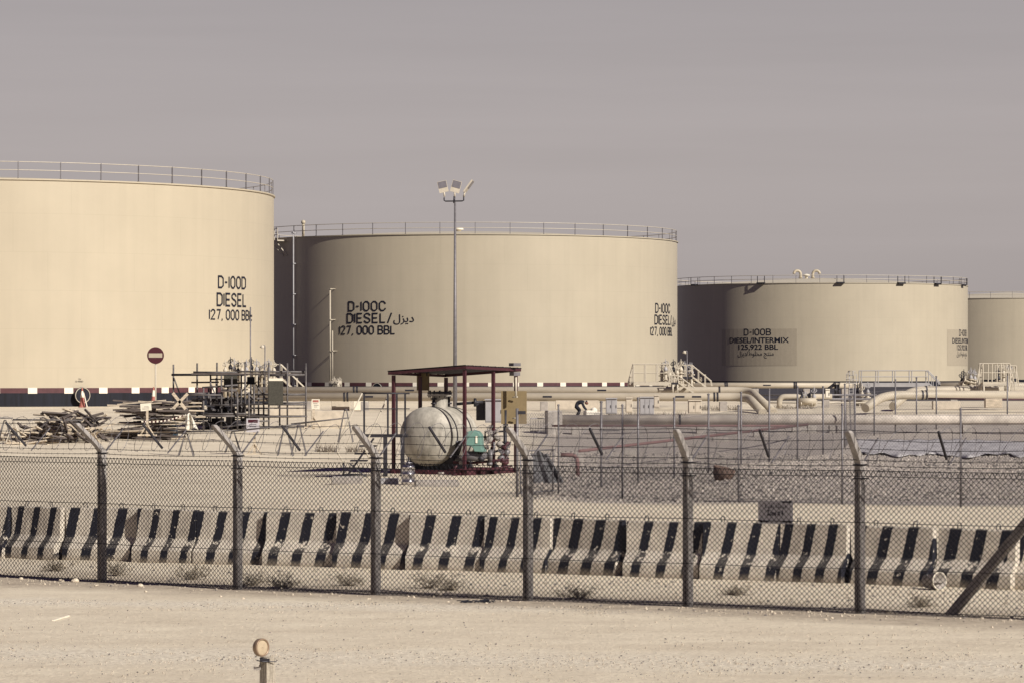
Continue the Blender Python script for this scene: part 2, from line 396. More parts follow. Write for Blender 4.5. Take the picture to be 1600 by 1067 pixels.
# ------------------------------------------------------------------ writing
GL = {'D': [[(0, 0), (0, 1), (.36, 1), (.56, .82), (.56, .18), (.36, 0), 'c']],
 '0': [[(.17, 0), (0, .2), (0, .8), (.17, 1), (.37, 1), (.54, .8), (.54, .2), (.37, 0), 'c']],
 'C': [[(.54, .72), (.54, .82), (.38, 1), (.17, 1), (0, .8), (0, .2), (.17, 0), (.38, 0), (.54, .18), (.54, .28)]],
 'E': [[(.5, 1), (0, 1), (0, 0), (.5, 0)], [(.065, .5), (.44, .5)]],
 'S': [[(.52, .76), (.52, .85), (.37, 1), (.16, 1), (0, .85), (0, .68), (.14, .55), (.38, .46), (.52, .32), (.52, .15), (.37, 0), (.16, 0), (0, .15), (0, .24)]],
 'L': [[(0, 1), (0, 0), (.46, 0)]], 'I': [[(.0, 0), (.0, 1)]],
 '2': [[(0, .75), (0, .85), (.15, 1), (.36, 1), (.5, .85), (.5, .68), (0, .0), (.52, 0)]],
 '7': [[(0, 1), (.5, 1), (.18, 0)]], ',': [[(.08, .07), (.0, -.16)]],
 'B': [[(0, 0), (0, 1), (.36, 1), (.51, .88), (.51, .65), (.38, .53), (.55, .38), (.55, .13), (.38, 0), 'c'], [(.065, .53), (.31, .53)]],
 '-': [[(0, .48), (.28, .48)]], '/': [[(0, -.06), (.36, 1.06)]]}
GW = {'I': .0, '-': .28, ',': .08, '/': .36, 'L': .46, '7': .5, 'E': .5, ' ': .12}
def ribbon(pts, wd, closed):
    pts = [Vector(p) for p in pts]; K = len(pts); A = []; B = []
    for i, p in enumerate(pts):
        dp = (p - pts[i-1]).normalized() if (closed or i > 0) else None
        dn = (pts[(i+1) % K] - p).normalized() if (closed or i < K-1) else None
        if dp is None: dp = dn
        if dn is None: dn = dp
        nrm = Vector((-dp.y, dp.x)) + Vector((-dn.y, dn.x)); nrm.normalize()
        k_ = wd/2/max(.5, nrm.dot(Vector((-dn.y, dn.x))))
        A.append(p + nrm*k_); B.append(p - nrm*k_)
    return [(A[i], A[(i+1) % K], B[(i+1) % K], B[i]) for i in range(K if closed else K-1)]
def strokes(text, h, width, wt=.152):
    """quads (u, v) of a line of stroke letters h tall and width wide, starting at u = 0"""
    adv = []; x = 0
    for ch in text:
        adv.append(x); x += GW.get(ch, .54) + .24
    tot = x - .24; sx = width/(tot*h); out = []
    for ch, a in zip(text, adv):
        for st in GL.get(ch, []):
            cl = st[-1] == 'c'; pts = [p for p in st if p != 'c']
            pts = [((a + p[0])*h*sx, (wt/2 + p[1]*(1-wt))*h) for p in pts]
            out += ribbon(pts, wt*h*.92, cl)
    return out
def font_polys(text, h, width, bold=0.0, cap=.73):
    c = bpy.data.curves.new("writing", 'FONT'); c.body = text; c.size = 1; c.offset = bold; c.resolution_u = 3
    o = bpy.data.objects.new("writing", c); COL.objects.link(o)
    bpy.context.view_layer.update()
    me = o.to_mesh()
    vs = [v.co.copy() for v in me.vertices]; fs = [tuple(p.vertices) for p in me.polygons]
    o.to_mesh_clear(); bpy.data.objects.remove(o); bpy.data.curves.remove(c)
    x0 = min(v.x for v in vs); x1 = max(v.x for v in vs)
    return [[((vs[i].x - x0)*width/(x1 - x0), vs[i].y*h/cap) for i in f] for f in fs]
AR_DIESEL = "\ufedd\ufeb0\ufef3\ufea9"                       # in drawing order, left to right
AR_MIX = "\ufedd\ufeb0\ufef3\ufea9/\ufec1\ufeee\ufee0\ufea8\ufee3 \ufe9e\ufe98\ufee8\ufee3"
AR_ZONE = "\u0664 \ufee2\ufed7\ufead \ufe94\ufed8\ufec4\ufee8\ufee3"

# ------------------------------------------------------------------ storage tanks
class Tank: pass
def phi_of(T, px):
    best = None; a = -95.0
    while a <= 98:
        r = R_(a); X = T.cx + T.R*math.sin(r); Y = T.cy - T.R*math.cos(r)
        p = CX + F*X/Y
        if best is None or abs(p - px) < best[0]: best = (abs(p - px), r)
        a += .05
    return best[1]
def on_tank(T, phi, z, off=.0):
    return Vector((T.cx + (T.R+off)*math.sin(phi), T.cy - (T.R+off)*math.cos(phi), z))
def z_of(T, phi, py):
    Y = T.cy - T.R*math.cos(phi); return EYE - (py - HY)*Y/F
def tank(label, px, Yc, R, z0, z1, cone, band=True, nposts=40, rail_r=.03, found=.85):
    T = Tank(); T.cx = (px - CX)/F*Yc; T.cy = Yc; T.R = R; T.z0 = z0; T.z1 = z1
    T.root = thing("storage_tank", label, "storage tank", (T.cx, T.cy, z0))
    c = (T.cx, T.cy, 0); n = 224
    zb = z0 + found; zt = zb + .32
    MB().lathe([(R+.012, z0-.4), (R+.012, zb)], n, c).build("foundation_ring", M_tar, T.root)
    if band:
        m = MB()
        for i in range(n):
            a0, a1 = 2*math.pi*i/n, 2*math.pi*(i+1)/n; wht = i % 4 == 0
            rr = R+.016 if wht else R+.012; lo = zb - (.03 if wht else 0); hi = zt + (.02 if wht else 0)
            m.add([(c[0]+rr*math.cos(a), c[1]+rr*math.sin(a), z) for z in (lo, hi) for a in (a0, a1)], [(0, 1, 3, 2)], 0 if wht else 1)
        m.build("striped_band", [M_white, M_red], T.root)
    MB().lathe([(R, zb if not band else zt-.05), (R, z1)], n, c).build("shell", M_shell, T.root)
    MB().lathe([(R, z1-.02), (R+.09, z1-.02), (R+.09, z1+.07), (R-.02, z1+.07)], n, c, smooth=False).build("rim", M_cream, T.root)
    T.roof = MB().lathe([(R-.02, z1+.05), (R*.5, z1+cone*.62), (.01, z1+cone)], n, c).build("roof", M_roof, T.root)
    rl = MB()
    for hz in (1.08, .56):
        rl.path([(c[0]+(R-.06)*math.cos(2*math.pi*i/180), c[1]+(R-.06)*math.sin(2*math.pi*i/180), z1+.05+hz) for i in range(180)], rail_r*.8, 5, closed=True)
    T.rail = rl.build("railing", M_rail, T.root)
    pm = None
    for i in range(nposts):
        a = 2*math.pi*(i+.35)/nposts
        p = Vector((c[0]+(R-.06)*math.cos(a), c[1]+(R-.06)*math.sin(a), z1+.05))
        if pm is None:
            mb = MB(); mb.box((0, 0, .55), (.07, .05, 1.1)); mb.box((0, 0, .03), (.14, .1, .06))
            pm = mb.build("railing_post", M_steel); q = pm
        else:
            q = pm.copy(); COL.objects.link(q)
        q.parent = T.rail; q.location = p - Vector((T.cx, T.cy, z0)); q.rotation_euler = (0, 0, a)
    return T
def letter(T, polys, phi0, z, name="lettering", ma=None, off=.03):
    m = MB()
    for poly in polys:
        # split long strokes so that they hug the curve
        m.add([on_tank(T, phi0 + u/T.R, z + v, off) for u, v in poly], [tuple(range(len(poly)))])
    return m.build(name, ma or M_ink, T.root)
def line(T, kind, text, xa, xb, ytop, ybot, dphi=0, **k):
    pa, pb = phi_of(T, xa), phi_of(T, xb); zt, zb = z_of(T, (pa+pb)/2, ytop), z_of(T, (pa+pb)/2, ybot)
    wd = (pb - pa)*T.R; h = zt - zb
    q = strokes(text, h, wd, **k) if kind == 's' else font_polys(text, h, wd, **k)
    letter(T, q, pa + dphi, zb)
    return pa, zb

TD = tank("huge cream diesel tank nearest the camera, D-100D painted on its side", -48, 230, 21.0, 1.66, 15.95, 1.2, nposts=48)
TC = tank("wide cream tank marked D-100C with Arabic writing, behind the light mast", 728, 331, 21.0, 1.66, 16.6, 1.15, nposts=40, rail_r=.04)
TB = tank("cream tank marked DIESEL/INTERMIX with two goosenecks on its roof", 1283, 490, 21.4, 1.66, 16.25, 1.3, band=False, nposts=40, rail_r=.05)
TA = tank("farthest pale tank without lettering, cut off by the right frame edge", 1575, 585, 21.0, 1.66, 16.2, 1.5, band=False, nposts=36, rail_r=.055)
line(TD, 's', "D-I00D", 341, 383, 431.5, 452); line(TD, 's', "DIESEL", 339, 384, 458, 480); line(TD, 's', "I27, 000 BBL", 327, 393, 484, 501)
for dp in (0, None):
    if dp is None: dp = phi_of(TC, 1024) - phi_of(TC, 545)
    line(TC, 's', "D-I00C", 545, 602, 470.5, 487, dp); line(TC, 's', "DIESEL/", 543, 612, 489, 505.5, dp)
    pa, pb = phi_of(TC, 615), phi_of(TC, 647)
    letter(TC, font_polys(AR_DIESEL, 1, (pb-pa)*TC.R, .008, cap=1.0), pa + dp, z_of(TC, pa, 503.5))
    line(TC, 's', "I27, 000 BBL", 531, 617, 508.5, 523, dp)
for dp in (0, phi_of(TB, 1480) - phi_of(TB, 1128)):
    pa, pb = phi_of(TB, 1128), phi_of(TB, 1245); m = MB(); z1, z0 = z_of(TB, pa, 514.5), z_of(TB, pa, 571)
    for i in range(16):
        a, b_ = pa + (pb-pa)*i/16 + dp, pa + (pb-pa)*(i+1)/16 + dp
        m.add([on_tank(TB, a, z0, .02), on_tank(TB, b_, z0, .02), on_tank(TB, b_, z1, .02), on_tank(TB, a, z1, .02)], [(0, 1, 2, 3)])
    m.build("repainted_patch", M_patch, TB.root)
    line(TB, 's', "D-I00B", 1163, 1204, 513.5, 524.5, dp, wt=.17)
    line(TB, 'f', "DIESEL/INTERMIX", 1140, 1233, 527, 535.5, dp, bold=.022); line(TB, 'f', "125,922 BBL", 1154, 1216, 537.5, 546, dp, bold=.022)
    qa, qb = phi_of(TB, 1153), phi_of(TB, 1209)
    letter(TB, font_polys(AR_MIX, .95, (qb-qa)*TB.R, .006, cap=1.0), qa + dp, z_of(TB, qa, 555.5))
# small stencil near the manway of the nearest tank
for tx, xa, xb, yt, yb in (("TK", 122, 127, 590.5, 593), ("D-I00D", 118, 130, 594, 596.5)):
    line(TD, 'f', tx, xa, xb, yt, yb)

def gooseneck(px, sgn):
    c = P(px, 436, 485); c.z = TB.z1 + 1.15
    pts = [c + Vector((0, 0, -.5)), c + Vector((0, 0, .55))]
    for i in range(9):
        a = math.pi*i/8; pts.append(c + Vector((sgn*(.5 - .5*math.cos(a)), -.15*i/8, .6 + .5*math.sin(a))))
    m = MB().path(pts, .2, 10); m.lathe([(.2, -.05), (.32, -.05), (.32, .05), (.2, .05)], 12, c + Vector((0, 0, .1)))
    m.build("gooseneck_vent", M_cream, TB.root)
gooseneck(1251, -1); gooseneck(1270, 1)
cc = P(1260, 436, 487); cc.z = TB.z1 + 1.1
MB().lathe([(.22, -.3), (.22, .4), (.55, .42), (.5, .62), (.01, .72)], 14, cc).build("vent_cap", M_white, TB.root)
for px in (1087, 1190, 1313, 1407, 1463, 1503):
    ph = phi_of(TB, px); c = on_tank(TB, ph, TB.z1+.05, .22)
    m = MB().box(c, (1.15, .55, .2), ph); m.box(c + Vector((-.5, 0, .5)), (.08, .08, 1.0), ph); m.box(c + Vector((.5, 0, .5)), (.08, .08, 1.0), ph)
    m.build("roof_vent", M_dsteel, TB.root)
# fittings of tank C
def standpipe(T, px, ytop, ybot, off, r, ma, nm="standpipe"):
    ph = phi_of(T, px); zt, zb = z_of(T, ph, ytop), z_of(T, ph, ybot)
    m = MB().tube(on_tank(T, ph, zb, off), on_tank(T, ph, zt, off), r, 8); z = zb + .6
    while z < zt:
        m.tube(on_tank(T, ph, z, -.05), on_tank(T, ph, z, off), r*.55, 5); m.box(on_tank(T, ph, z, off), (r*4.2, r*4.2, .09), ph); z += 2.9
    return m.build(nm, ma, T.root)
standpipe(TC, 463, 362, 612, .35, .07, M_cab)
standpipe(TC, 523.5, 451, 606, .75, .08, M_pipe, "foam_line")
standpipe(TC, 526.5, 517, 606, .7, .06, M_pipe, "foam_line")
ph = phi_of(TC, 440); c = on_tank(TC, ph, TC.z1-.25, .45)
m = MB().box(c, (1.9, 1.1, .12), ph)
for s_ in (-.9, -.3, .3, .9):
    p = c + Matrix.Rotation(ph, 3, 'Z') @ Vector((s_, -.5, 0)); m.tube(p, p + Vector((0, 0, 1.15)), .045, 5)
for z in (.55, 1.12):
    m.tube(c + Matrix.Rotation(ph, 3, 'Z') @ Vector((-.95, -.5, z)), c + Matrix.Rotation(ph, 3, 'Z') @ Vector((.95, -.5, z)), .04, 5)
m.tube(c + Matrix.Rotation(ph, 3, 'Z') @ Vector((-.6, -.4, -.05)), on_tank(TC, ph+.02, TC.z1-1.7, .02), .06, 5)
m.tube(c + Matrix.Rotation(ph, 3, 'Z') @ Vector((.4, -.4, -.05)), on_tank(TC, ph+.05, TC.z1-1.7, .02), .06, 5)
m.build("gauging_platform", M_rail, TC.root)
ph = phi_of(TC, 472); c = on_tank(TC, ph, TC.z1+.05, -.15)
MB().tube(c, c + Vector((0, 0, 1.35)), .13, 8).lathe([(.01, 1.2), (.2, 1.25), (.2, 1.5), (.01, 1.6)], 10, c).build("foam_chamber", M_cream, TC.root)
c = P(717, 362, 331); c.z = TC.z1 + 1.0
MB().lathe([(.25, -.3), (.25, .3), (.5, .32), (.4, .5), (.01, .55)], 12, c).build("vent_cap", M_white, TC.root)
def manway(T, px, py, r):
    ph = phi_of(T, px); z = z_of(T, ph, py); ax = Vector((math.sin(ph), -math.cos(ph), 0))
    b = on_tank(T, ph, z, 0)
    mw = MB().lathe([(r*.86, -.1), (r*.86, .34), (r, .34), (r, .42), (r*.9, .44)], 28, b, ax).build("manway", M_dsteel, T.root)
    MB().lathe([(r*.9, .425), (.01, .43)], 28, b, ax).build("manway_cover", M_tar, mw)
    MB().lathe([(r*.9, .43), (r*.97, .43), (r*.97, .47), (r*.9, .47), (r*.9, .43)], 28, b, ax).build("cover_ring", M_rail, mw)
manway(TD, 125, 617, .52); manway(TC, 592, 606, .5)

# ------------------------------------------------------------------ the near fence
def fence_pt(px, py): return P(px, py, F*EYE/(py - HY)) * 1
posts = [(-64, 898.5), (150, 910), (362, 921), (578, 929.5), (816, 938.5), (1066, 948), (1335, 958), (1622, 969)]
PP = [Vector(((px+5 - CX)/F*(F*EYE/(py - HY)), F*EYE/(py - HY), 0)) for px, py in posts]
U = (PP[6] - PP[1]).normalized(); NRM = Vector((U.y, -U.x, 0))          # towards the camera
if NRM.y > 0: NRM = -NRM
FANG = math.atan2(U.y, U.x)
fence = thing("chain_link_fence", "tall dark chain link fence with cranked concrete posts and barbed wire along the dirt track", "fence", PP[1])
POSTH = 2.40
ARML = [Vector((-.40, -.30, 0)), Vector((-.40, -.30, 0)), Vector((-.37, -.3, 0)), Vector((-.33, -.32, 0)), Vector((-.31, -.34, 0)), Vector((-.2, -.40, 0)), Vector((-.21, -.4, 0)), Vector((-.2, -.4, 0))]
tips = []
for i, p in enumerate(PP):
    m = MB(); q = Matrix.Rotation(FANG - R_(14), 3, 'Z'); a = .066
    ring = lambda c, hx, hy, z: [c + q @ Vector((sx*hx, sy*hy, 0)) + Vector((0, 0, z)) for sx, sy in ((-1, -1), (1, -1), (1, 1), (-1, 1))]
    b = p + NRM*.0 - NRM*.085                                       # the post stands just behind the mesh
    rows = [ring(b, a, a, -.3), ring(b, a, a, 1.2), ring(b, a*.98, a*.98, POSTH)]
    arm = ARML[i]; n_ = 5
    for k_ in range(1, n_+1):
        t = k_/n_; c = b + arm*t*1.0; sh = a*(.97 - .12*t)
        rows.append(ring(c, sh, sh, POSTH + .03 + .46*t))
    c = b + arm*1.06; rows.append(ring(c, a*.55, a*.55, POSTH + .535))
    vs = [v for r in rows for v in r]; fs = []
    for j in range(len(rows)-1):
        for k_ in range(4): fs.append((j*4+k_, j*4+(k_+1) % 4, j*4+4+(k_+1) % 4, j*4+4+k_))
    fs.append(tuple(range(len(vs)-4, len(vs)))); m.add(vs, fs)
    po = m.build("concrete_post", M_post, fence)
    bv = po.modifiers.new("bevel", 'BEVEL'); bv.width = .014; bv.segments = 2; bv.limit_method = 'ANGLE'
    tips.append((b, arm))
    # rear steel arm that makes a Y with the crank, and the tie straps
    MB().tube(b + Vector((0, 0, POSTH-.08)), b - NRM*.42 + Vector((.12, 0, POSTH + .40)), .015, 4).build("rear_arm", M_zinc, fence)
    for z in (POSTH-.02, POSTH-.24):
        MB().box(b + Vector((0, 0, z)), (.165, .165, .02), FANG).box(b + q @ Vector((.12, 0, 0)) + Vector((0, 0, z)), (.10, .015, .015), FANG).build("tie_strap", M_dsteel, fence)
WR = .0056
PITCH = .088; MTOP = 2.28
def mesh_bay(a, b, top, pitch, r, bot=.02, zig=True, depth=.006, spike=True, off=0.):
    """woven mesh: each wire zigzags up its own column and hooks into its neighbours"""
    L_ = (b - a).length; u = (b - a)/L_; nn = Vector((u.y, -u.x, 0)); cs = pitch*.5; ncol = int(L_/cs); hp = pitch*.5
    m = MB(); rows = int((top - bot)/hp)
    for i in range(ncol+1):
        x0 = (i + .5)*cs; pts = []; fl = 1 if i % 2 else -1
        ph_ = random.uniform(-.003, .003)
        for j in range(rows+1):
            x = x0 + (cs*.51 if j % 2 else -cs*.51)*fl
            x = min(max(x, 0), L_)
            sag = .012*math.sin((x + j*.3)*2.1) + ph_
            p = a + u*x; gz = a.z + (b.z - a.z)*x/L_
            pts.append(Vector((p.x, p.y, gz + bot + j*hp + sag*.35)) + nn*(depth*(1 if j % 2 else -1)*fl + off + .018*math.sin(x*1.9 + j*.09)))
        if spike: pts[-1] = pts[-1] + Vector((0, 0, .03))
        m.path(pts, r, 4, cap=False)
    return m
for i in range(len(PP)-1):
    mesh_bay(PP[i], PP[i+1], MTOP, PITCH, WR).build("mesh_panel", M_wire, fence)
def strand(f, r, sag=.02, nm="line_wire", barb=0, ma=None):
    m = MB(); pts = []
    for i in range(len(PP)-1):
        A, B = f(i), f(i+1)
        for k_ in range(8):
            t = k_/8; p = A.lerp(B, t); p.z -= sag*4*t*(1-t)*random.uniform(.8, 1.2); pts.append(p)
    pts.append(f(len(PP)-1)); m.path(pts, r, 4, cap=False)
    if barb:
        for i in range(len(pts)-1):
            n_ = max(1, int((pts[i+1]-pts[i]).length/barb))
            for k_ in range(n_):
                p = pts[i].lerp(pts[i+1], k_/n_); d = Vector((random.uniform(-.3, .3), random.uniform(-.3, .3), 1)).normalized()*.022
                m.tube(p - d, p + d, .003, 3, cap=False)
    return m.build(nm, ma or M_wire, fence)
for z in (.06, .72, 1.46, 2.20, 2.29): strand(lambda i: PP[i] + NRM*.004 + Vector((0, 0, z)), .007, .01)
for z in (2.37, 2.46): strand(lambda i: PP[i] + Vector((0, 0, z)) + NRM*.02, .0065, .02, "barbed_wire", .13)
for t in (.3, .62, .95): strand(lambda i: tips[i][0] + tips[i][1]*t + Vector((0, 0, POSTH + .03 + .46*t + .075)), .0065, .03, "barbed_wire", .13)
for i in range(len(PP)-1):
    b = PP[i].lerp(PP[i+1], .5) ; a = (ARML[i] + ARML[i+1])*.5
    MB().tube(b + a*.15 + Vector((0, 0, POSTH+.09)), b + a*1.0 + Vector((0, 0, POSTH+.09+.44)), .024, 4).build("wire_spacer", M_dsteel, fence)
    MB().tube(b - NRM*.05 + Vector((0, 0, POSTH+.0)), b - NRM*.42 + Vector((.12, 0, POSTH+.42)), .013, 4).build("wire_spacer", M_zinc, fence)
# concertina coil lying in the Y
m = MB(); pts = []; L_ = 0; tot = (PP[-1] - PP[0]).length
st_ = int(tot/.42*22)
for i in range(st_+1):
    t = i/st_; s_ = t*tot; k_ = 0; acc = 0
    while k_ < len(PP)-2 and s_ > acc + (PP[k_+1]-PP[k_]).length: acc += (PP[k_+1]-PP[k_]).length; k_ += 1
    a = PP[k_].lerp(PP[k_+1], (s_ - acc)/(PP[k_+1]-PP[k_]).length)
    an = 2*math.pi*i/22; rad = .285 + .03*math.sin(i*.011) + .02*math.sin(i*.037)
    pts.append(a - NRM*.10 + U*(.12*math.sin(an*1.0+.5) + .07*math.sin(i*.009)) + NRM*(rad*math.cos(an)) + Vector((0, 0, POSTH + .30 + rad*math.sin(an) + .03*math.sin(i*.0061))))
m.path(pts, .0046, 3, cap=False)
for i in range(0, len(pts), 2):
    p = pts[i]; d = Vector((random.uniform(-1, 1), random.uniform(-1, 1), random.uniform(-1, 1))).normalized()*.016
    m.tube(p - d, p + d, .0042, 3, cap=False)
m.build("razor_coil", M_zinc, fence)
# raking strut at the right
b0 = P(1488, 962, 53.0); b0.z = 0; b0 = b0 + Vector((0, .1, 0))
t0 = PP[7] - NRM*.12 + Vector((0, 0, 1.85)); d = (t0 - b0)
m = MB(); ax = d.normalized(); sd_ = ax.cross(Vector((0, 0, 1))).normalized(); up_ = sd_.cross(ax)
vs = [b0 - ax*.15 + sd_*x*.065 + up_*y*.065 for x, y in ((-1, -1), (1, -1), (1, 1), (-1, 1))] + [t0 + sd_*x*.065 + up_*y*.065 for x, y in ((-1, -1), (1, -1), (1, 1), (-1, 1))]
m.add(vs, [(0, 1, 5, 4), (1, 2, 6, 5), (2, 3, 7, 6), (3, 0, 4, 7), (4, 5, 6, 7), (3, 2, 1, 0)]).build("raking_strut", M_post, fence)

# zone sign hung on the mesh
def fence_at(px):
    for i in range(len(PP)-1):
        xa = CX + F*PP[i].x/PP[i].y; xb = CX + F*PP[i+1].x/PP[i+1].y
        if xa <= px <= xb:
            lo, hi = 0., 1.
            for _ in range(40):
                t = (lo+hi)/2; p = PP[i].lerp(PP[i+1], t)
                if CX + F*p.x/p.y < px: lo = t
                else: hi = t
            return p
a = fence_at(1183.5); b = fence_at(1237.5); a = a - NRM*.03; b = b - NRM*.03
za = EYE - (817 - HY)/F*a.y; zt = EYE - (781 - HY)/F*a.y; hh = zt - za; ww = (b - a).length
sign = thing("zone_sign", "faded grey zone sign with black arrows wired behind the fence mesh above the striped barriers", "sign", (a + b)/2 + Vector((0, 0, za)))
m = MB()
u_ = (b - a)/ww
m.box((a+b)/2 + Vector((0, 0, (za+zt)/2)), (ww, .004, hh), math.atan2(u_.y, u_.x)).build("panel", M_gsign, sign)
def on_sign(u, v): return a + u_*u + Vector((0, 0, za + v)) + NRM*.005
m = MB()
def arrow(u0, u1, v):
    t = .02 if True else 0; sg = 1 if u1 > u0 else -1
    m.add([on_sign(u0, v-.012), on_sign(u1 - sg*.05, v-.012), on_sign(u1 - sg*.05, v+.012), on_sign(u0, v+.012)], [(0, 1, 2, 3)])
    m.add([on_sign(u1 - sg*.05, v-.03), on_sign(u1, v), on_sign(u1 - sg*.05, v+.03)], [(0, 1, 2)])
arrow(ww*.31, ww*.02, hh*.10); arrow(ww*.70, ww*.98, hh*.10); arrow(ww*.68, ww*.98, hh*.95)
def txt(s_, h, wd, u0, v0, cap=.73, bold=.03):
    for poly in font_polys(s_, h, wd, bold, cap): m.add([on_sign(u0 + u, v0 + v) for u, v in poly], [tuple(range(len(poly)))])
txt("Zone # 4", .085, ww*.48, ww*.25, hh*.36); txt(AR_ZONE, .11, ww*.62, ww*.20, hh*.68, 1.0, .01)
m.build("lettering", M_ink, sign)

# ------------------------------------------------------------------ striped road barriers
def barrier_proto():
    o = thing("road_barrier", "", "barrier", (0, 0, 0), "striped concrete barriers behind the fence")
    W = 1.42; n = 14; prof = [(-.30, 0), (-.30, .25), (-.285, .275), (-.115, .47), (-.10, .5), (-.075, 1.04), (-.06, 1.06), (.06, 1.06), (.075, 1.04), (.10, .5), (.115, .47), (.285, .275), (.30, .25), (.30, 0)]
    m = MB(); K = len(prof)
    for i in range(n+1):
        x = -W/2 + W*i/n
        for y, z in prof: m.v.append((x, y + random.uniform(-.004, .004), z + (random.uniform(-.006, .006) if z > .1 else 0)))
    for i in range(n):
        for j in range(K-1): m.f.append((i*K+j, (i+1)*K+j, (i+1)*K+j+1, i*K+j+1)); m.m.append(0); m.sm.append(False)
    m.f.append(tuple(range(K))[::-1]); m.m.append(0); m.sm.append(False)
    m.f.append(tuple(n*K+j for j in range(K))); m.m.append(0); m.sm.append(False)
    body = m.build("concrete_body", M_barrier, o)
    for x in (-.36, .36):
        pts = [Vector((x-.03, 0, 1.03)), Vector((x-.035, 0, 1.12))] + [Vector((x - .035*math.cos(math.pi*i/6), .01, 1.13 + .035*math.sin(math.pi*i/6))) for i in range(1, 6)] + [Vector((x+.035, 0, 1.12)), Vector((x+.03, 0, 1.03))]
        MB().path(pts, .008, 5).build("lifting_loop", M_dsteel, o)
    return o
joints = [-96, 14, 102, 212, 309, 415.5, 527, 642, 759, 865, 984, 1103, 1221, 1335, 1467, 1598, 1735]
def bl(px):            # base line of the row in the photograph
    return 872 + (px-0)*.026 if px < 600 else 887.6 + (px-600)*.033
proto = barrier_proto()
LB = ["leftmost striped barrier, cut by the frame edge, its stripes close together", "grey-faced striped barrier between the frame edge and the first whole fence post",
 "bright striped barrier behind the fence post nearest the timber heap", "striped barrier just right of the fence post nearest the timber heap", "striped barrier with three whole stripes left of the second fence post",
 "striped barrier between the second fence post and the canopy skid shadow", "striped barrier below the concrete block of the access stair", "chipped pale barrier behind the third fence post",
 "striped barrier below the steel keg and red skid", "striped barrier between the skid and the fourth fence post", "striped barrier just right of the fourth fence post below the shade cloth",
 "chipped striped barrier left of the fifth fence post", "striped barrier below the left half of the grey zone sign", "striped barrier under the right edge of the zone sign, left of the sixth fence post",
 "striped barrier between the sixth fence post and the white bucket", "striped barrier crossed by the slanting concrete strut"]
for i in range(len(joints)-1):
    pa, pb = joints[i], joints[i+1]
    A = P(pa, 0, F*EYE/(bl(pa)-HY)); B = P(pb, 0, F*EYE/(bl(pb)-HY)); A.z = B.z = 0
    d = B - A; o = proto if i == 0 else copy_tree(proto)
    o.location = (A+B)/2 + Vector((random.uniform(-.02, .02), .3 + .35*[0, .0, .28, -.08, .12, 0, -.08, -.12, .12, .22, -.12, .06, .18, -.02, .04, .2, .05][i], -.01))
    yaw = math.atan2(d.y, d.x) + R_([0, -9, 6, -2, 5, 4, 3, 8, 1, -7, 4, 8, -6, -5, -5, -6, -4][i])
    o.rotation_euler = (R_(random.uniform(-.8, .8)), R_(random.uniform(-.5, .5)), yaw); s_ = d.length/1.42*.962
    o.scale = (s_, 1, random.uniform(.99, 1.03)); o["label"] = LB[i]

# white bucket lying against the barriers
p = GP(1470, 922)
bk = thing("paint_bucket", "pale empty bucket lying on its side at the foot of the barriers", "bucket", p)
ax = Vector((.55, -.8, .05)).normalized(); c = p + Vector((-.12, .15, .155))
MB().lathe([(.01, -.16), (.125, -.16), (.155, .16), (.162, .165), (.162, .18), (.148, .18), (.12, -.14), (.01, -.14)], 26, c, ax).build("pail", M_conc, bk)
MB().lathe([(.15, .162), (.163, .162), (.163, .183), (.15, .183), (.15, .162)], 26, c, ax).build("pail_rim", M_white, bk)
MB().path([c + ax*.13 + Vector((.15*math.cos(t), .08*math.cos(t), .15*math.sin(t)-.02)) for t in [math.pi*(1+i/8) for i in range(9)]], .005, 4).build("bail_handle", M_dsteel, bk)

# ------------------------------------------------------------------ inner galvanised fences
def fence2(label, pts, hs, mesh_top, ma_post=M_steel, pr=.03, mr=.0045, pitch=.10, rails=()):
    f = thing("mesh_fence", label, "fence", pts[0])
    for p, h in zip(pts, hs):
        m = MB().tube(p - Vector((0, 0, .2)), p + Vector((0, 0, h)), pr, 8); m.lathe([(pr, 0), (pr*1.4, .01), (pr*1.2, .05), (.005, .07)], 8, p + Vector((0, 0, h-.02)))
        m.build("fence_post", ma_post, f)
    for i in range(len(pts)-1):
        mesh_bay(pts[i], pts[i+1], mesh_top if not isinstance(mesh_top, (list, tuple)) else mesh_top[i], pitch, mr, zig=True, depth=.004).build("mesh_panel", M_zinc, f)
    for z in rails:
        m = MB()
        for i in range(len(pts)-1): m.tube(pts[i] + Vector((0, 0, z)), pts[i+1] + Vector((0, 0, z)), .006, 4, cap=False)
        m.build("line_wire", M_zinc, f)
    return f
EP = [GP(872.5, 771), GP(972.5, 780), GP(1154, 784), GP(1316, 787.5), GP(1501, 791), GP(1690, 795)]
fe = fence2("galvanised mesh fence with steel posts along the front of the gravel yard", EP, [EYE - (t - HY)/F*p.y - p.z for p, t in zip(EP, (633, 633, 634, 632, 639, 640))], 2.63, mr=.0034, rails=(.1, 1.3, 2.6))
SPX = [(872.5, 106), (939.5, 110), (997, 115), (1053.5, 121), (1107, 126), (1158, 132), (1202, 139), (1246, 145), (1286, 150), (1320, 155), (1336, 163), (1366, 166), (1399, 168), (1432, 170), (1463, 172), (1574, 176), (1690, 180)]
SP = [GX(x, y) for x, y in SPX][1:]
ST = [628, 622, 622, 616, 613, 608, 604, 604, 600, 600, 597, 593, 590, 588, 588, 588]
fs_ = fence2("tall grey steel posts and mesh of the side fence running back through the gravel yard", SP, [EYE - (t - HY)/F*p.y - p.z for p, t in zip(SP, ST)], 2.2, pr=.04, mr=.0026, pitch=.18, rails=(2.2,))
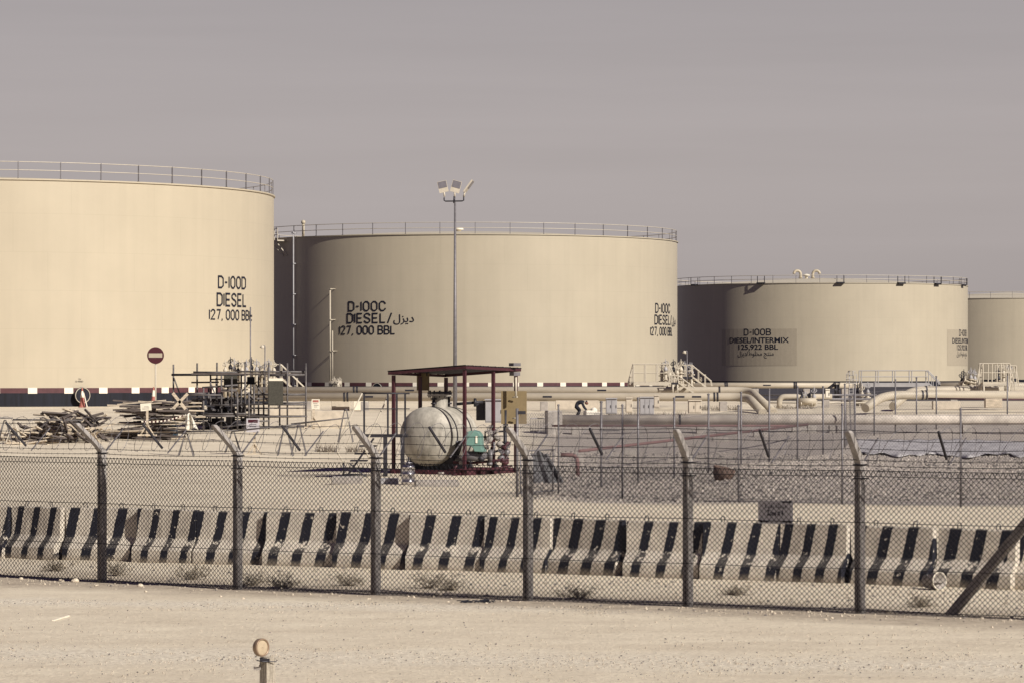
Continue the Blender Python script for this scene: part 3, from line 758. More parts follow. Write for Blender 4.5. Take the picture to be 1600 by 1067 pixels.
# gate of the yard beside the canopy
ga = GP(808, 776); gb = GP(870, 772)
gt = thing("yard_gate", "narrow tubular gate between two short steel posts right of the canopy", "gate", ga)
m = MB().tube(ga, ga + Vector((0, 0, 2.75)), .05, 8); m.build("gate_post", M_steel, gt)
m = MB()
for z in (.12, 1.42): m.tube(ga + Vector((.06, 0, z)), gb + Vector((-.08, 0, z)), .024, 6)
m.tube(ga + Vector((.1, 0, .12)), ga + Vector((.1, 0, 1.42)), .024, 6); m.tube(gb + Vector((-.12, 0, .12)), gb + Vector((-.12, 0, 1.42)), .024, 6)
m.tube(ga + Vector((.1, 0, .12)), gb + Vector((-.12, 0, 1.42)), .012, 5)
m.build("gate_frame", M_steel, gt)
mesh_bay(ga + Vector((.1, -.02, 0)), gb + Vector((-.12, -.02, 0)), 2.6, .1, .004).build("mesh_panel", M_zinc, gt)
m = MB().box(ga + Vector((.14, -.03, 2.62)), (.25, .03, .1)); m.build("latch", M_dsteel, gt)
# shade cloth draped beside the gate
m = MB(); A = GP(829, 755); nU, nV = 26, 18
for j in range(nV+1):
    t = j/nV
    for i in range(nU+1):
        s_ = i/nU; x = -.05 + s_*(.62 + .62*(1-t)) ; z = 1.08*t*(1 - .06*math.sin(s_*9))
        y = -.55*(1-t)**1.5 + .09*math.sin(s_*17 + t*2)*(1 - .5*t) + .05*math.sin(s_*31)
        m.v.append((A.x + x, A.y + y + .4, A.z + z - .01))
for j in range(nV):
    for i in range(nU): m.f.append((j*(nU+1)+i, j*(nU+1)+i+1, (j+1)*(nU+1)+i+1, (j+1)*(nU+1)+i)); m.m.append(0); m.sm.append(True)
one(m, "shade_cloth", M_cloth, "dark grey shade cloth draped on the ground beside the yard gate", "cloth").modifiers.new("thick", 'SOLIDIFY').thickness = .012
# grey membrane spread on the gravel
m = MB(); nU, nV = 44, 16
for j in range(nV+1):
    for i in range(nU+1):
        px = 1335 + (1680-1335)*i/nU; Y = 146 + 13*(j/nV) + (2.5*math.sin(i*.5) + 1.5*math.sin(i*1.3))*(0 if j else 1)*.6 - (1-i/nU)*-2
        x = (px-CX)/F*Y
        m.v.append((x, Y, ground(x, Y) + .04 + .06*abs(math.sin(i*.75 + j*.5)) + .02*math.sin(i*1.7 - j*.9)))
for j in range(nV):
    for i in range(nU): m.f.append((j*(nU+1)+i, j*(nU+1)+i+1, (j+1)*(nU+1)+i+1, (j+1)*(nU+1)+i)); m.m.append(0); m.sm.append(True)
one(m, "membrane_sheet", M_sheet, "crumpled grey blue membrane sheet spread over the gravel yard", "sheet").modifiers.new("thick", 'SOLIDIFY').thickness = .02

# ------------------------------------------------------------------ canopy with the tank skid
Np = Vector((-1.753, 123.2, 0)); A_ = Vector((.5, .866, 0)); C_ = Vector((.866, -.5, 0)); ANG = math.atan2(A_.y, A_.x)
cpos = {'n': Np, 'l': Np - C_*3.1, 'r': Np + A_*3.8, 'b': Np - C_*3.1 + A_*3.8}
cpos['nr'] = Np + A_*2.1; cpos['lb'] = Np - C_*3.1 + A_*1.9
def roofz(p):
    d = p - Np; return 3.93 - .20*(-d.dot(C_))/3.1 - .09*d.dot(A_)/3.8
cano = thing("canopy", "dark red steel canopy over a white pressure vessel skid", "canopy", Np)
for k_, p in cpos.items():
    h = roofz(p)
    m = MB().box(p + Vector((0, 0, h/2)), (.11, .11, h), ANG); m.box(p + Vector((0, 0, .18)), (.22, .22, .03), ANG)
    m.build("canopy_post", M_maroon, cano)
def roof_q(u, v, dz): 
    p = Np - C_*u + A_*v; return Vector((p.x, p.y, roofz(p) + dz))
u0, u1, v0, v1 = -.12, 3.24, -.14, 3.95
m = MB()
for (a, b) in (((u0, v0), (u1, v0)), ((u0, v1), (u1, v1)), ((u0, v0), (u0, v1)), ((u1, v0), (u1, v1))):
    p, q = roof_q(*a, .08), roof_q(*b, .08); d = (q - p); s_ = Vector((-d.y, d.x, 0)).normalized()*.025
    m.add([p - s_ + Vector((0, 0, -.05)), q - s_ + Vector((0, 0, -.05)), q + s_ + Vector((0, 0, -.05)), p + s_ + Vector((0, 0, -.05)), p - s_ + Vector((0, 0, .05)), q - s_ + Vector((0, 0, .05)), q + s_ + Vector((0, 0, .05)), p + s_ + Vector((0, 0, .05))],
          [(0, 1, 5, 4), (1, 2, 6, 5), (2, 3, 7, 6), (3, 0, 4, 7), (4, 5, 6, 7), (3, 2, 1, 0)])
m.build("roof_frame", M_maroon, cano)
m = MB(); nv = 60
for i in range(nv+1):
    v = v0 - .04 + (v1 - v0 + .08)*i/nv; dz = .150 + .022*math.cos(i*math.pi*.75)
    m.v += [tuple(roof_q(u0 - .03, v, dz)), tuple(roof_q(u1 + .03, v, dz))]
    if i: m.f.append((2*i-2, 2*i-1, 2*i+1, 2*i)); m.m.append(0); m.sm.append(False)
m.build("roof_sheet", M_dsteel, cano).modifiers.new("thick", 'SOLIDIFY').thickness = .008
# floodlight hung at the roof edge
c = roof_q(-.15, 3.3, .02)
m = MB().box(c + Vector((.08, 0, .25)), (.34, .3, .12), ANG-.4).box(c + Vector((.08, 0, -.10)), (.3, .28, .14), ANG-.4); m.build("floodlight", M_steel, cano)
MB().tube(c + Vector((.12, 0, -.15)), c + Vector((.12, 0, -1.0)), .05, 6).build("conduit", M_rail, cano)

vz = 1.45; vc = Vector(((686-CX)/F*125.0, 125.0, vz))
ves = thing("pressure_vessel", "grimy white pressure vessel on a red skid under the canopy", "tank", Vector((vc.x, vc.y, 0)))
h = .92; hd = .56; rr = 1.105
prof = [(.005, -h-hd)]
for i in range(1, 9): t = math.pi/2*i/8; prof.append((rr*math.sin(t), -h - hd*math.cos(t)))
prof += [(rr, -h+.01), (rr, h)]
for i in range(1, 9): t = math.pi/2*(1 - i/8); prof.append((max(.005, rr*math.sin(t)), h + hd*math.cos(t)))
MB().lathe(prof, 48, vc, A_).build("vessel_shell", M_vessel, ves)
for d_ in (-.50, .55): MB().lathe([(rr, d_-.035), (rr+.018, d_-.035), (rr+.018, d_+.035), (rr, d_+.035)], 48, vc, A_, smooth=False).build("band", M_dsteel, ves)
c = vc + A_*.05
mh = MB().lathe([(.30, .95), (.30, 1.5), (.47, 1.5), (.47, 1.575), (.005, 1.58)], 26, c, smooth=False).build("manhole", M_vessel, ves)
m = MB().lathe([(.30, 1.585), (.47, 1.585), (.47, 1.645), (.28, 1.66), (.005, 1.68)], 26, c, smooth=False)
for i in range(12): m.lathe([(.022, 1.45), (.022, 1.71), (.003, 1.715)], 6, c + Vector((.41*math.cos(i*.5236), .41*math.sin(i*.5236), 0)))
m.build("manhole_lid", M_dsteel, mh)
for d_, hh in ((-.38, .38), (.52, .62), (.72, .5)):
    c = vc + A_*d_ + Vector((0, 0, 1.0)); m = MB().tube(c, c + Vector((0, 0, hh)), .05, 8); m.lathe([(.05, .2), (.11, .2), (.11, .25), (.05, .25)], 10, c); m.lathe([(.01, hh-.02), (.13, hh), (.13, hh+.04), (.01, hh+.06)], 12, c)
    m.build("nozzle", M_dsteel, ves)
c = vc + A_*.5 + Vector((.4, -.1, 1.2)); MB().tube(c, c + Vector((1.0, 0, .08)), .06, 8).lathe([(.05, -.06), (.16, -.05), (.16, .05), (.05, .06)], 12, c + Vector((.7, 0, .06)), (1, 0, 0)).build("vent_pipe", M_dsteel, ves)
for d_ in (-.5, .5):
    m = MB(); b = vc + A_*d_; n = 12; sh = .06
    vs = []
    for i in range(n+1):
        an = math.pi*(1.17 + .66*i/n); top = b + C_*(rr*1.005*math.cos(an)) + Vector((0, 0, rr*1.005*math.sin(an)))
        for s_ in (-sh, sh): vs += [top + A_*s_, Vector((top.x, top.y, .22)) + A_*s_]
    for i in range(n): m.f += [(4*i, 4*i+4, 4*i+5, 4*i+1), (4*i+2, 4*i+3, 4*i+7, 4*i+6), (4*i, 4*i+2, 4*i+6, 4*i+4)]; m.m += [0]*3; m.sm += [False]*3
    m.v = [tuple(v) for v in vs]; m.f += [(0, 1, 3, 2), (4*n, 4*n+2, 4*n+3, 4*n+1)]; m.m += [0, 0]; m.sm += [False, False]
    m.build("saddle", M_dsteel, ves)
# dark strap patch hanging on the flank
m = MB()
for i in range(8):
    an = R_(-8 - i*7.5)
    for s_ in (-.12 + i*.05, .35 + .02*i): m.v.append(tuple(vc + A_*(s_-.5) + (C_*math.cos(an) + Vector((0, 0, math.sin(an))))*(rr+.02)))
    if i: m.f.append((2*i-2, 2*i-1, 2*i+1, 2*i)); m.m.append(0); m.sm.append(True)
m.build("rubber_pad", M_dsteel, ves).modifiers.new("thick", 'SOLIDIFY').thickness = .02
# skid frame
sk = thing("equipment_skid", "low maroon steel skid frame carrying vessel, pump and pipework", "skid", Np)
m = MB()
for u in (.12, 1.5, 2.98): m.box(Np - C_*u + A_*1.9 + Vector((0, 0, .11)), (4.3, .12, .2), ANG)
m.build("skid_beam", M_maroon, sk)
for v in (-.1, 1.2, 2.6, 3.9): MB().box(Np - C_*1.55 + A_*v + Vector((0, 0, .135)), (.12, 3.2, .16), ANG).build("cross_beam", M_maroon, sk)
def wheel(m, c, ax, r, mi=0):
    ax = Vector(ax).normalized(); u = ax.orthogonal().normalized(); v = ax.cross(u)
    m.path([c + u*r*math.cos(i*math.pi/7) + v*r*math.sin(i*math.pi/7) for i in range(14)], r*.13, 5, closed=True, mi=mi)
    for i in range(3): m.tube(c + u*r*math.cos(i*math.pi/3) + v*r*math.sin(i*math.pi/3), c - u*r*math.cos(i*math.pi/3) - v*r*math.sin(i*math.pi/3), r*.08, 4, mi=mi)
# pump, teal motor cover, pipework
pumpb = Np + A_*1.1 - C_*.05
pump = thing("pump_unit", "pump with teal green motor cover and tangled red and dark pipework", "pump", pumpb)
def PK(px, py, Y=123.8): return P(px, py, Y)
prof = [(724.5, 688), (725.5, 678), (731, 673.5), (739, 672), (747, 674), (751.5, 680), (752.5, 700), (757, 703.5), (757, 706), (741, 705), (738, 698), (727, 694)]
front = [PK(x, y, 123.2) for x, y in prof]; back = [PK(x+4, y-1, 123.75) for x, y in prof]; K = len(prof)
m = MB().add(front + back, [tuple(range(K)), tuple(range(2*K-1, K-1, -1))] + [(i, i+K, (i+1) % K + K, (i+1) % K) for i in range(K)])
mc = m.build("motor_cover", M_teal, pump); bm = mc.modifiers.new("bevel", 'BEVEL'); bm.width = .05; bm.segments = 3
MB().box(PK(744.5, 686, 123.17), (.07, .01, .26)).build("cover_label", M_white, pump)
c = PK(742, 712, 123.6); MB().lathe([(.01, -.4), (.19, -.38), (.19, .3), (.12, .34), (.12, .5), (.25, .52), (.25, .62), (.01, .64)], 18, c, (1, .2, 0)).build("motor", M_steel, pump)
def pipe_run(name, pts, r, ma, par, flanges=(), Y=123.8):
    q = [P(*p) if len(p) == 3 and p[2] > 50 else P(p[0], p[1], Y) for p in pts]; m = MB().path(q, r, 8)
    for f in flanges:
        i = int(f); c = q[i].lerp(q[min(i+1, len(q)-1)], f - i); d = (q[min(i+1, len(q)-1)] - q[i])
        m.lathe([(r, -.03), (r*1.9, -.03), (r*1.9, .03), (r, .03)], 12, c, d, smooth=False)
    return m.build(name, ma, par)
rnd = random.Random(3)
pipe_run("red_pipe", [(708, 722), (740, 722.5), (775, 719), (795, 718)], .055, M_maroon, pump, (.5, 1.4, 2.5))
pipe_run("red_pipe", [(700, 734), (735, 733), (770, 732), (800, 727)], .045, M_maroon, pump, (.3, 1.5, 2.6), 123.0)
pipe_run("steel_pipe", [(705, 716), (730, 715), (765, 713), (772, 700), (772, 690)], .05, M_steel, pump, (.5, 1.5, 2.5), 124.2)
pipe_run("steel_pipe", [(745, 726), (752, 708), (770, 706), (790, 700), (798, 690)], .045, M_dsteel, pump, (.5, 2.5), 124.6)
pipe_run("dark_pipe", [(758, 690), (758, 674), (790, 673), (790, 640)], .05, M_dsteel, pump, (.5, 1.5, 2.3), 125.2)
pipe_run("red_pipe", [(786, 735), (786, 700), (795, 690)], .06, M_maroon, pump, (.4, 1.2), 124.4)
pipe_run("dark_pipe", [(790, 728), (789, 665)], .075, M_dsteel, pump, (.2, .6), 126.0)
pipe_run("red_pipe", [(710, 745), (710, 730), (714, 727)], .05, M_maroon, pump, (.3,), 122.6)
pipe_run("red_pipe", [(689, 748), (689, 737)], .06, M_conc, pump, (.9,), 122.6)
for px, py, Y, r in ((722, 722, 123.4, .13), (752, 716, 123.5, .14), (765, 724, 123.7, .12), (764, 686, 124.8, .17), (776, 682, 125, .15), (781, 694, 124.6, .16), (792, 706, 124.6, .14), (770, 700, 124.4, .12), (783, 715, 124.2, .15), (760, 698, 124.6, .11), (775, 728, 123.9, .11), (790, 722, 124.4, .13), (735, 727, 123.2, .1), (766, 675, 125, .13)):
    m = MB(); c = P(px, py, Y); m.lathe([(.01, -r*.9), (r*.6, -r*.8), (r*.85, 0), (r*.6, r*.8), (.01, r*.9)], 10, c, (rnd.uniform(-1, 1), rnd.uniform(-.3, .3), rnd.uniform(-1, 1)))
    m.tube(c, c + Vector((0, -.05, r*1.6)), r*.2, 5); wheel(m, c + Vector((0, -.05, r*1.7)), (rnd.uniform(-.5, .5), -.6, 1), r*.8)
    m.build("valve", rnd.choice([M_dsteel, M_dsteel, M_maroon, M_steel, M_conc]), pump)
MB().path([P(775, 720, 123.3), P(777, 734, 122.9), P(784, 742, 122.6), P(792, 747, 122.4), P(802, 748, 122.4)], .015, 5).build("hose", M_dsteel, pump)
# boards
def board(name, label, pa, pb, Y, ma, cat, dep=.04, yaw=0., extra=None):
    a, b = P(*pa, Y), P(*pb, Y); c = (a+b)/2
    m = MB().box(c, (abs(b.x-a.x)/math.cos(yaw), dep, abs(b.z-a.z)), yaw)
    if extra: extra(m, c, a, b)
    return one(m, name, ma, label, cat)
def mesh_brackets(m, c, a, b):
    for z in (.5, -.5): m.tube(c + Vector((-.3, -.06, z)), c + Vector((.0, -.06, z)), .03, 5, mi=0)
bd = thing("notice_board", "blank mustard yellow board bolted to the right canopy post", "board", P(803, 662, 126.3))
MB().box(P(803, 636, 126.42), (.97, .03, 1.25), 0).build("panel", M_mustard, bd)
for py in (620, 653): MB().tube(P(801, py, 126.25), P(809, py-.5, 126.2), .03, 6).build("clamp", M_rail, bd)
bd = thing("notice_board", "shaded mustard board hung under the canopy eave on the far side", "board", P(661, 610, 126.7))
MB().box(P(661, 596, 126.7), (.48, .03, .66), 0).build("panel", M_mustard, bd)
MB().tube(P(655, 582, 126.68), P(655, 587, 126.68), .02, 5).tube(P(667, 582, 126.68), P(667, 587, 126.68), .02, 5).build("hanger", M_dsteel, bd)
# steel keg
kp = GP(638, 757); kg = thing("steel_keg", "shiny steel keg standing in front of the red skid", "keg", kp)
MB().lathe([(.19, 0), (.22, .02), (.225, .08), (.235, .10), (.225, .12), (.225, .33), (.235, .35), (.235, .38), (.225, .40), (.225, .58), (.235, .60), (.225, .63), (.19, .68), (.10, .70), (.10, .74), (.01, .75)], 30, kp).build("keg_body", M_keg, kg)
MB().lathe([(.01, .74), (.06, .75), (.06, .8), (.03, .82), (.03, .95), (.01, .95)], 12, kp).tube(kp + Vector((-.05, 0, .8)), kp + Vector((-.09, 0, 1.0)), .012, 5).tube(kp + Vector((.05, 0, .8)), kp + Vector((.1, 0, .95)), .012, 5).build("keg_valve", M_dsteel, kg)
for r_ in (.0,): MB().path([kp + Vector((.15*math.cos(i*math.pi/8), .15*math.sin(i*math.pi/8), .76)) for i in range(16)], .014, 5, closed=True).build("top_ring", M_keg, kg)
# concrete blocks round the skid
def block(label, xa, xb, yt, yb, dep=.5, yaw=0., ma=M_conc):
    a, b = GP(xa, yb), GP(xb, yb); Y = (a.y+b.y)/2; h = (yb - yt)/F*Y
    m = MB().box(((a.x+b.x)/2, Y + dep/2, ground((a.x+b.x)/2, Y) + h/2 - .02), ((xb-xa)/F*Y/math.cos(yaw), dep, h), yaw, bev=.03)
    return one(m, "concrete_block", ma, label, "block")
block("long low concrete block lying before the red skid", 648, 716, 749, 760, .5, .1)
block("low grey concrete block under the foot of the access stair", 518, 566, 743, 756, .5)
block("dark low block beside the steel keg", 592, 622, 746, 756, .6, 0, M_cab)

# mobile access stair left of the canopy
bs = GP(556, 745); YS = 121.5
stp = thing("access_stair", "steel access stair and platform with pale curved handrails left of the canopy", "stair", Vector((bs.x, YS, 0)))
def Q(px, py, dy=0): return P(px, py, YS + dy)
for dy in (0, .9):
    m = MB().path([Q(566, 613.5, dy), Q(545, 655, dy), Q(532, 684, dy), Q(527, 696, dy), Q(527.5, 706, dy), Q(534, 718, dy), Q(537, 722, dy)], .028, 6)
    m.path([Q(541, 695, dy), Q(553, 668, dy)], .02, 5); m.build("handrail", M_rail, stp)
m = MB().path([Q(608, 614, .45), Q(600, 632, .3), Q(581, 672, 0), Q(573, 690, 0), Q(571, 702, 0), Q(577, 717, 0)], .028, 6); m.build("handrail", M_rail, stp)
m = MB()
for dy in (.1, .95):
    m.tube(Q(565, 613.5, dy), Q(640, 614, dy), .035, 6); m.tube(Q(568, 638, dy), Q(640, 638, dy), .022, 5)
    for x in (569, 606, 620, 633): m.box((Q(x, 613, dy) + Q(x, 680, dy))/2, (.07, .05, (680-613)/F*YS))
m.build("guard_rail", M_dsteel, stp)
MB().box(Q(600, 680, .5), (1.75, 1.0, .10)).build("deck", M_dsteel, stp)
m = MB()
for dy in (.05, .95):
    for x in (602, 629): m.box((Q(x, 682, dy) + Q(x, 745, dy))/2, (.15, .10, (745-682)/F*YS))
m.build("support_frame", M_dsteel, stp)
for i, (x, y) in enumerate(((578, 696), (571, 708), (564, 719), (557, 731), (551, 741))): MB().box(Q(x - 3, y, .5), (.62, .9, .045)).build("tread", M_dsteel, stp)
for dy in (.05, .95):
    m = MB(); m.path([Q(584, 684, dy), Q(541, 745, dy)], .05, 4); m.tube(Q(546, 723, dy), Q(572, 745, dy), .03, 5); m.tube(Q(537, 720, dy), Q(537, 745, dy), .035, 6); m.build("stringer", M_dsteel, stp)

# ------------------------------------------------------------------ light mast
mp_ = GX(711, 150)
mast = thing("light_mast", "tall slim floodlight mast with three lamps, behind the canopy", "light mast", mp_)
zt = P(711, 316, 150).z
MB().path([mp_ - Vector((0, 0, .2)), Vector((mp_.x, mp_.y, zt))], .115, 12, .045).build("mast_pole", M_steel, mast)
def LP(px, py, dy=0): return P(px, py, 150 + dy)
MB().path([LP(694, 309), LP(694, 313.5), LP(696, 314.8), LP(722, 314.5), LP(724.5, 313.5), LP(724.5, 306)], .035, 6).tube(LP(709.5, 318), LP(710, 307), .05, 6).build("lamp_bracket", M_dsteel, mast)
for (bx, by, tx, ty, wd, yaw, nm) in ((694, 301, 690, 283.5, .42, 0.0, 0), (710, 301, 715, 283, .42, 0.0, 1), (725.5, 301, 739, 282.5, .42, 1.35, 2)):
    fl = None
    b, t = LP(bx, by), LP(tx, ty); ax = (t - b); u = ax.normalized()
    sidev = Vector((math.cos(yaw), math.sin(yaw), 0)); nn = u.cross(sidev).normalized()
    sidev = nn.cross(u).normalized() if abs(nn.dot(u)) < .01 else sidev
    def slab(p, q, wd_, th, ma, name, par, o_=0.):
        cs = []
        for base in (p, q):
            for s1, s2 in ((-1, -1), (1, -1), (1, 1), (-1, 1)): cs.append(base + sidev*s1*wd_/2 + nn*(s2*th/2 + o_))
        return MB().add(cs, [(0, 1, 5, 4), (1, 2, 6, 5), (2, 3, 7, 6), (3, 0, 4, 7), (4, 5, 6, 7), (3, 2, 1, 0)]).build(name, ma, par)
    fl = slab(b, t, wd, .07, M_rail, "floodlight", mast)
    off = -.04 if nn.y > 0 else .04
    slab(b.lerp(t, .40), b.lerp(t, .97), wd*.9, .012, M_glass, "lamp_glass", fl, off)
    MB().tube(LP(bx + (.6 if nm < 2 else -.5), 308), b + u*.03, .045, 6).build("lamp_neck", M_rail, fl)

# small lamp posts on the manifolds
def lamp(label, px, ytop, ybot, Y):
    r_ = thing("lamp_post", label, "lamp", P(px, ybot, Y))
    MB().tube(P(px, ybot, Y), P(px, ytop, Y), .035, 6).path([P(px, ytop, Y), P(px-1, ytop-1.5, Y), P(px-3.5, ytop, Y)], .03, 5).build("pole", M_steel, r_)
    c = P(px-4, ytop+1, Y); MB().lathe([(.01, .1), (.07, .09), (.15, -.08), (.01, -.10)], 10, c, (.3, 0, 1)).build("lamp_shade", M_rail, r_)
lamp("small swan neck lamp above the scaffold beside the nearest tank edge", 414, 540.5, 625, 196)
lamp("small lamp post against the dark side of the intermix tank", 1073.5, 549, 612, 210)
ap = thing("antenna_pole", "thin bare pole before the 127,000 BBL lettering of the nearest tank", "pole", P(391.3, 640, 186))
MB().tube(P(391.3, 640, 186), P(391.3, 480, 186), .04, 6).build("pole", M_steel, ap); MB().tube(P(390, 494, 186), P(394, 494, 186), .07, 6).build("bracket", M_dsteel, ap)

# ------------------------------------------------------------------ road sign, cones, small notices
sp_ = GX(243, 182); ns = thing("no_entry_sign", "round dark red no entry sign with white bar on a thin pole", "road sign", sp_)
c = P(243, 555, 182)
MB().tube(sp_ - Vector((0, 0, .2)), c + Vector((.0, .075, .3)), .045, 8).build("pole", M_rail, ns)
dsc = MB().lathe([(.005, -.012), (.46, -.012), (.46, .012), (.005, .012)], 40, c, (.18, -1, 0), smooth=False).build("sign_disc", M_noentry, ns)
MB().box(c + Vector((.0, -.022, -.0)), (.74, .01, .235), .18).build("white_bar", M_patch, dsc)
def cone(label, px, yb, yt, Y):
    p = P(px, yb, Y); h = (yb - yt)/F*Y
    p.z = max(p.z, ground(p.x, p.y)) if abs(p.z - ground(p.x, p.y)) < .4 else p.z
    r_ = thing("traffic_cone", label, "traffic cone", p, "traffic cones")
    MB().box(p + Vector((0, 0, .03)), (.42, .42, .06), .3, bev=.015).build("base", M_cone, r_)
    m = MB()
    def cr(t): return .17 - .135*t
    for t0, t1, mi in ((0, .48, 0), (.48, .82, 1), (.82, 1, 0)): m.lathe([(cr(t0), .06 + (h-.06)*t0), (cr(t1), .06 + (h-.06)*t1)], 20, p, mi=mi)
    m.lathe([(cr(1), h), (.005, h)], 20, p); m.build("cone_body", [M_cone, M_white], r_)
cone("red and white traffic cone standing at the manway ring of the nearest tank", 128.5, 636, 605, 203)
cone("red and white traffic cone standing beside the no entry sign pole", 240, 634, 604, 190)
m = MB(); a, b = P(131, 613, 202.8), P(136, 635, 202.6); m.box((a+b)/2, (.05, .1, (b-a).length), rot=Euler((0, R_(-14), 0))); one(m, "white_board", M_white, "white timber lath leaning by the traffic cone at the manway", "lath")
def notice(label, pa, pb, Y, post_x, ybase, face=M_paper, head=None, tilt=0., feet=True):
    g_ = P(post_x, ybase, Y); r_ = thing("notice_stand", label, "notice", g_)
    a, b = P(*pa, Y), P(*pb, Y); c = (a+b)/2
    pn = MB().box(c, (abs(b.x-a.x), .02, abs(b.z-a.z)), rot=Euler((0, tilt, 0))).build("panel", face, r_)
    if head: MB().box(c + Vector((0, -.013, abs(b.z-a.z)*.30)), (abs(b.x-a.x)*.74, .006, abs(b.z-a.z)*.22), rot=Euler((0, tilt, 0))).build("header", head, pn)
    m = MB(); rr_ = random.Random(len(label)); w_, h_ = abs(b.x-a.x), abs(b.z-a.z)
    for i in range(3):
        wd = w_*rr_.uniform(.4, .65); m.box(c + Vector((rr_.uniform(-.08, .08)*w_, -.013, h_*(.06 - .17*i))), (wd, .005, h_*.035), rot=Euler((0, tilt, 0)))
    m.build("text_line", M_ink, pn)
    m = MB().box((Vector((g_.x, Y+.03, g_.z)) + Vector((g_.x, Y+.03, b.z if b.z < a.z else a.z)))/2 + Vector((0, 0, .1)), (.11, .04, abs(min(a.z, b.z)-g_.z)+.3)); m.build("post", M_wood, r_)
    if feet:
        m = MB().box(g_ + Vector((0, 0, .04)), (.9, .12, .08)); m.tube(g_ + Vector((-.32, -.02, .05)), g_ + Vector((0, -.02, .55)), .035, 5).tube(g_ + Vector((.32, -.02, .05)), g_ + Vector((0, -.02, .55)), .035, 5); m.build("foot", M_wood, r_)
notice("small white paper notice on a wooden post before the stacked timber", (219.5, 629.5), (236.5, 641), 157, 230, 680.5, M_paper, None, R_(-5))
notice("white notice sheet on a wooden stand right of the scaffold", (487, 623), (499.5, 638.5), 158, 490, 668, M_paper, M_cone)
notice("faded grey warning sign with red header on a weighted post by the barricade poles", (385, 653), (405.5, 674.5), 148, 397.5, 711, M_gsign, M_noentry)
ws = [(280, 662), (0, 0)]
# pipe barricades on trestles
def trestle(px, yb, ht, Y, sp=.34):
    m = MB(); t = P(px, yb, Y) + Vector((0, 0, ht)); g0 = P(px, yb, Y)
    for s1 in (-1, 1):
        for s2 in (-1, 1): m.tube(t + Vector((s1*.04, 0, 0)), g0 + Vector((s1*sp, s2*.28, 0)), .028, 5)
        m.tube(g0 + Vector((s1*sp*.62, -.18, ht*.4)), g0 + Vector((s1*sp*.62, .18, ht*.4)), .018, 4)
    m.tube(t + Vector((0, -.2, 0)), t + Vector((0, .2, 0)), .03, 5)
    return m
for px, yb, Y, ht, lb in ((291, 712, 147, 1.0, "steel trestle with a white rag hanging on it, below the scaffold"), (364, 706, 149, .95, "steel trestle partly hidden by the second fence post arm"), (446, 712, 147, 1.35, "steel trestle right of the faded grey warning sign"), (467, 711, 148, 1.3, "steel trestle under the raised pole end, right of the warning sign"), (8, 689, 158, 1.0, "dark steel trestle at the left frame edge by the timber heap"), (22, 690, 158, .95, "steel trestle with one pale leg beside the timber heap"), (540, 690, 152, 1.5, "crossed steel trestle holding the pole end before the access stair")):
    one(trestle(px, yb, ht, Y), "trestle", M_tube if px != 22 else M_rail, lb, "trestle", "steel trestles of the pole barricade")
for (a, b, Y, lb) in (((277, 674), (372, 672), 147, "pale barrier pole lying on the trestles below the scaffold"), ((362, 673), (470, 662), 147.5, "pale barrier pole rising behind the grey warning sign"), ((455, 662), (545, 652), 148.5, "slim barrier pole rising towards the access stair"), ((-20, 652.5), (20, 652.5), 158, "dark barrier pole end at the left frame edge"), ((20, 655), (130, 656), 158, "barrier pole running in front of the timber heap")):
    one(MB().tube(P(*a, Y), P(*b, Y), .045, 8, .03), "barrier_pole", M_tube, lb, "pole", "poles of the barricade")
# rag on the trestle
m = MB(); nU, nV = 10, 10
for j in range(nV+1):
    for i in range(nU+1):
        s_, t = i/nU, j/nV; c = P(290 + s_*20*(.45 + .55*t), 646 + t*24 + 2*math.sin(s_*7), 146.7)
        m.v.append(tuple(c + Vector((0, .10*math.sin(s_*11 + t*4) - .1, 0))))
for j in range(nV):
    for i in range(nU): m.f.append((j*(nU+1)+i, j*(nU+1)+i+1, (j+1)*(nU+1)+i+1, (j+1)*(nU+1)+i)); m.m.append(0); m.sm.append(True)
one(m, "rag", M_bag, "crumpled white plastic rag hanging on the trestle below the scaffold", "rag").modifiers.new("thick", 'SOLIDIFY').thickness = .01
# dark tarp-covered box by the stacked timber
p = GP(268, 681); m = MB(); m.box(p + Vector((0, 0, .27)), (.65, .6, .56), .1, bev=.06); m.box(p + Vector((-.33, -.1, .13)), (.3, .4, .28), .2, bev=.05)
one(m, "tarp_bundle", M_navy, "dark blue tarpaulin bundle at the foot of the stacked timber", "tarpaulin")

# ------------------------------------------------------------------ timber: loose heap and stack
def plank_mesh(L_, w_, t_, ma):
    m = MB().box((0, 0, 0), (L_, w_, t_)); o = m.build("plank", ma); return o
def place(pr, loc, rot, label, group):
    o = pr.copy(); COL.objects.link(o); o.location = loc; o.rotation_euler = rot; o["label"] = label; o["category"] = "plank"; o["group"] = group; return o
rnd = random.Random(11)
protos = [plank_mesh(l_, w_, t_, ma) for l_, w_, t_, ma in ((1.6, .15, .06, M_wood), (1.1, .22, .05, M_wood), (.9, .14, .08, M_wood), (1.9, .16, .07, M_wood2), (1.3, .2, .08, M_wood2), (2.4, .11, .06, M_wood), (.6, .2, .03, M_wood), (1.3, .09, .09, M_wood2))]
def heap_h(u, v): return max(0, 1.4*(1 - ((u-.55)/1.0 if u > .55 else (.55-u)/.62)**2 * .8 - abs(v)**1.6)*(.45+.55*sstep(0, .62, u)))
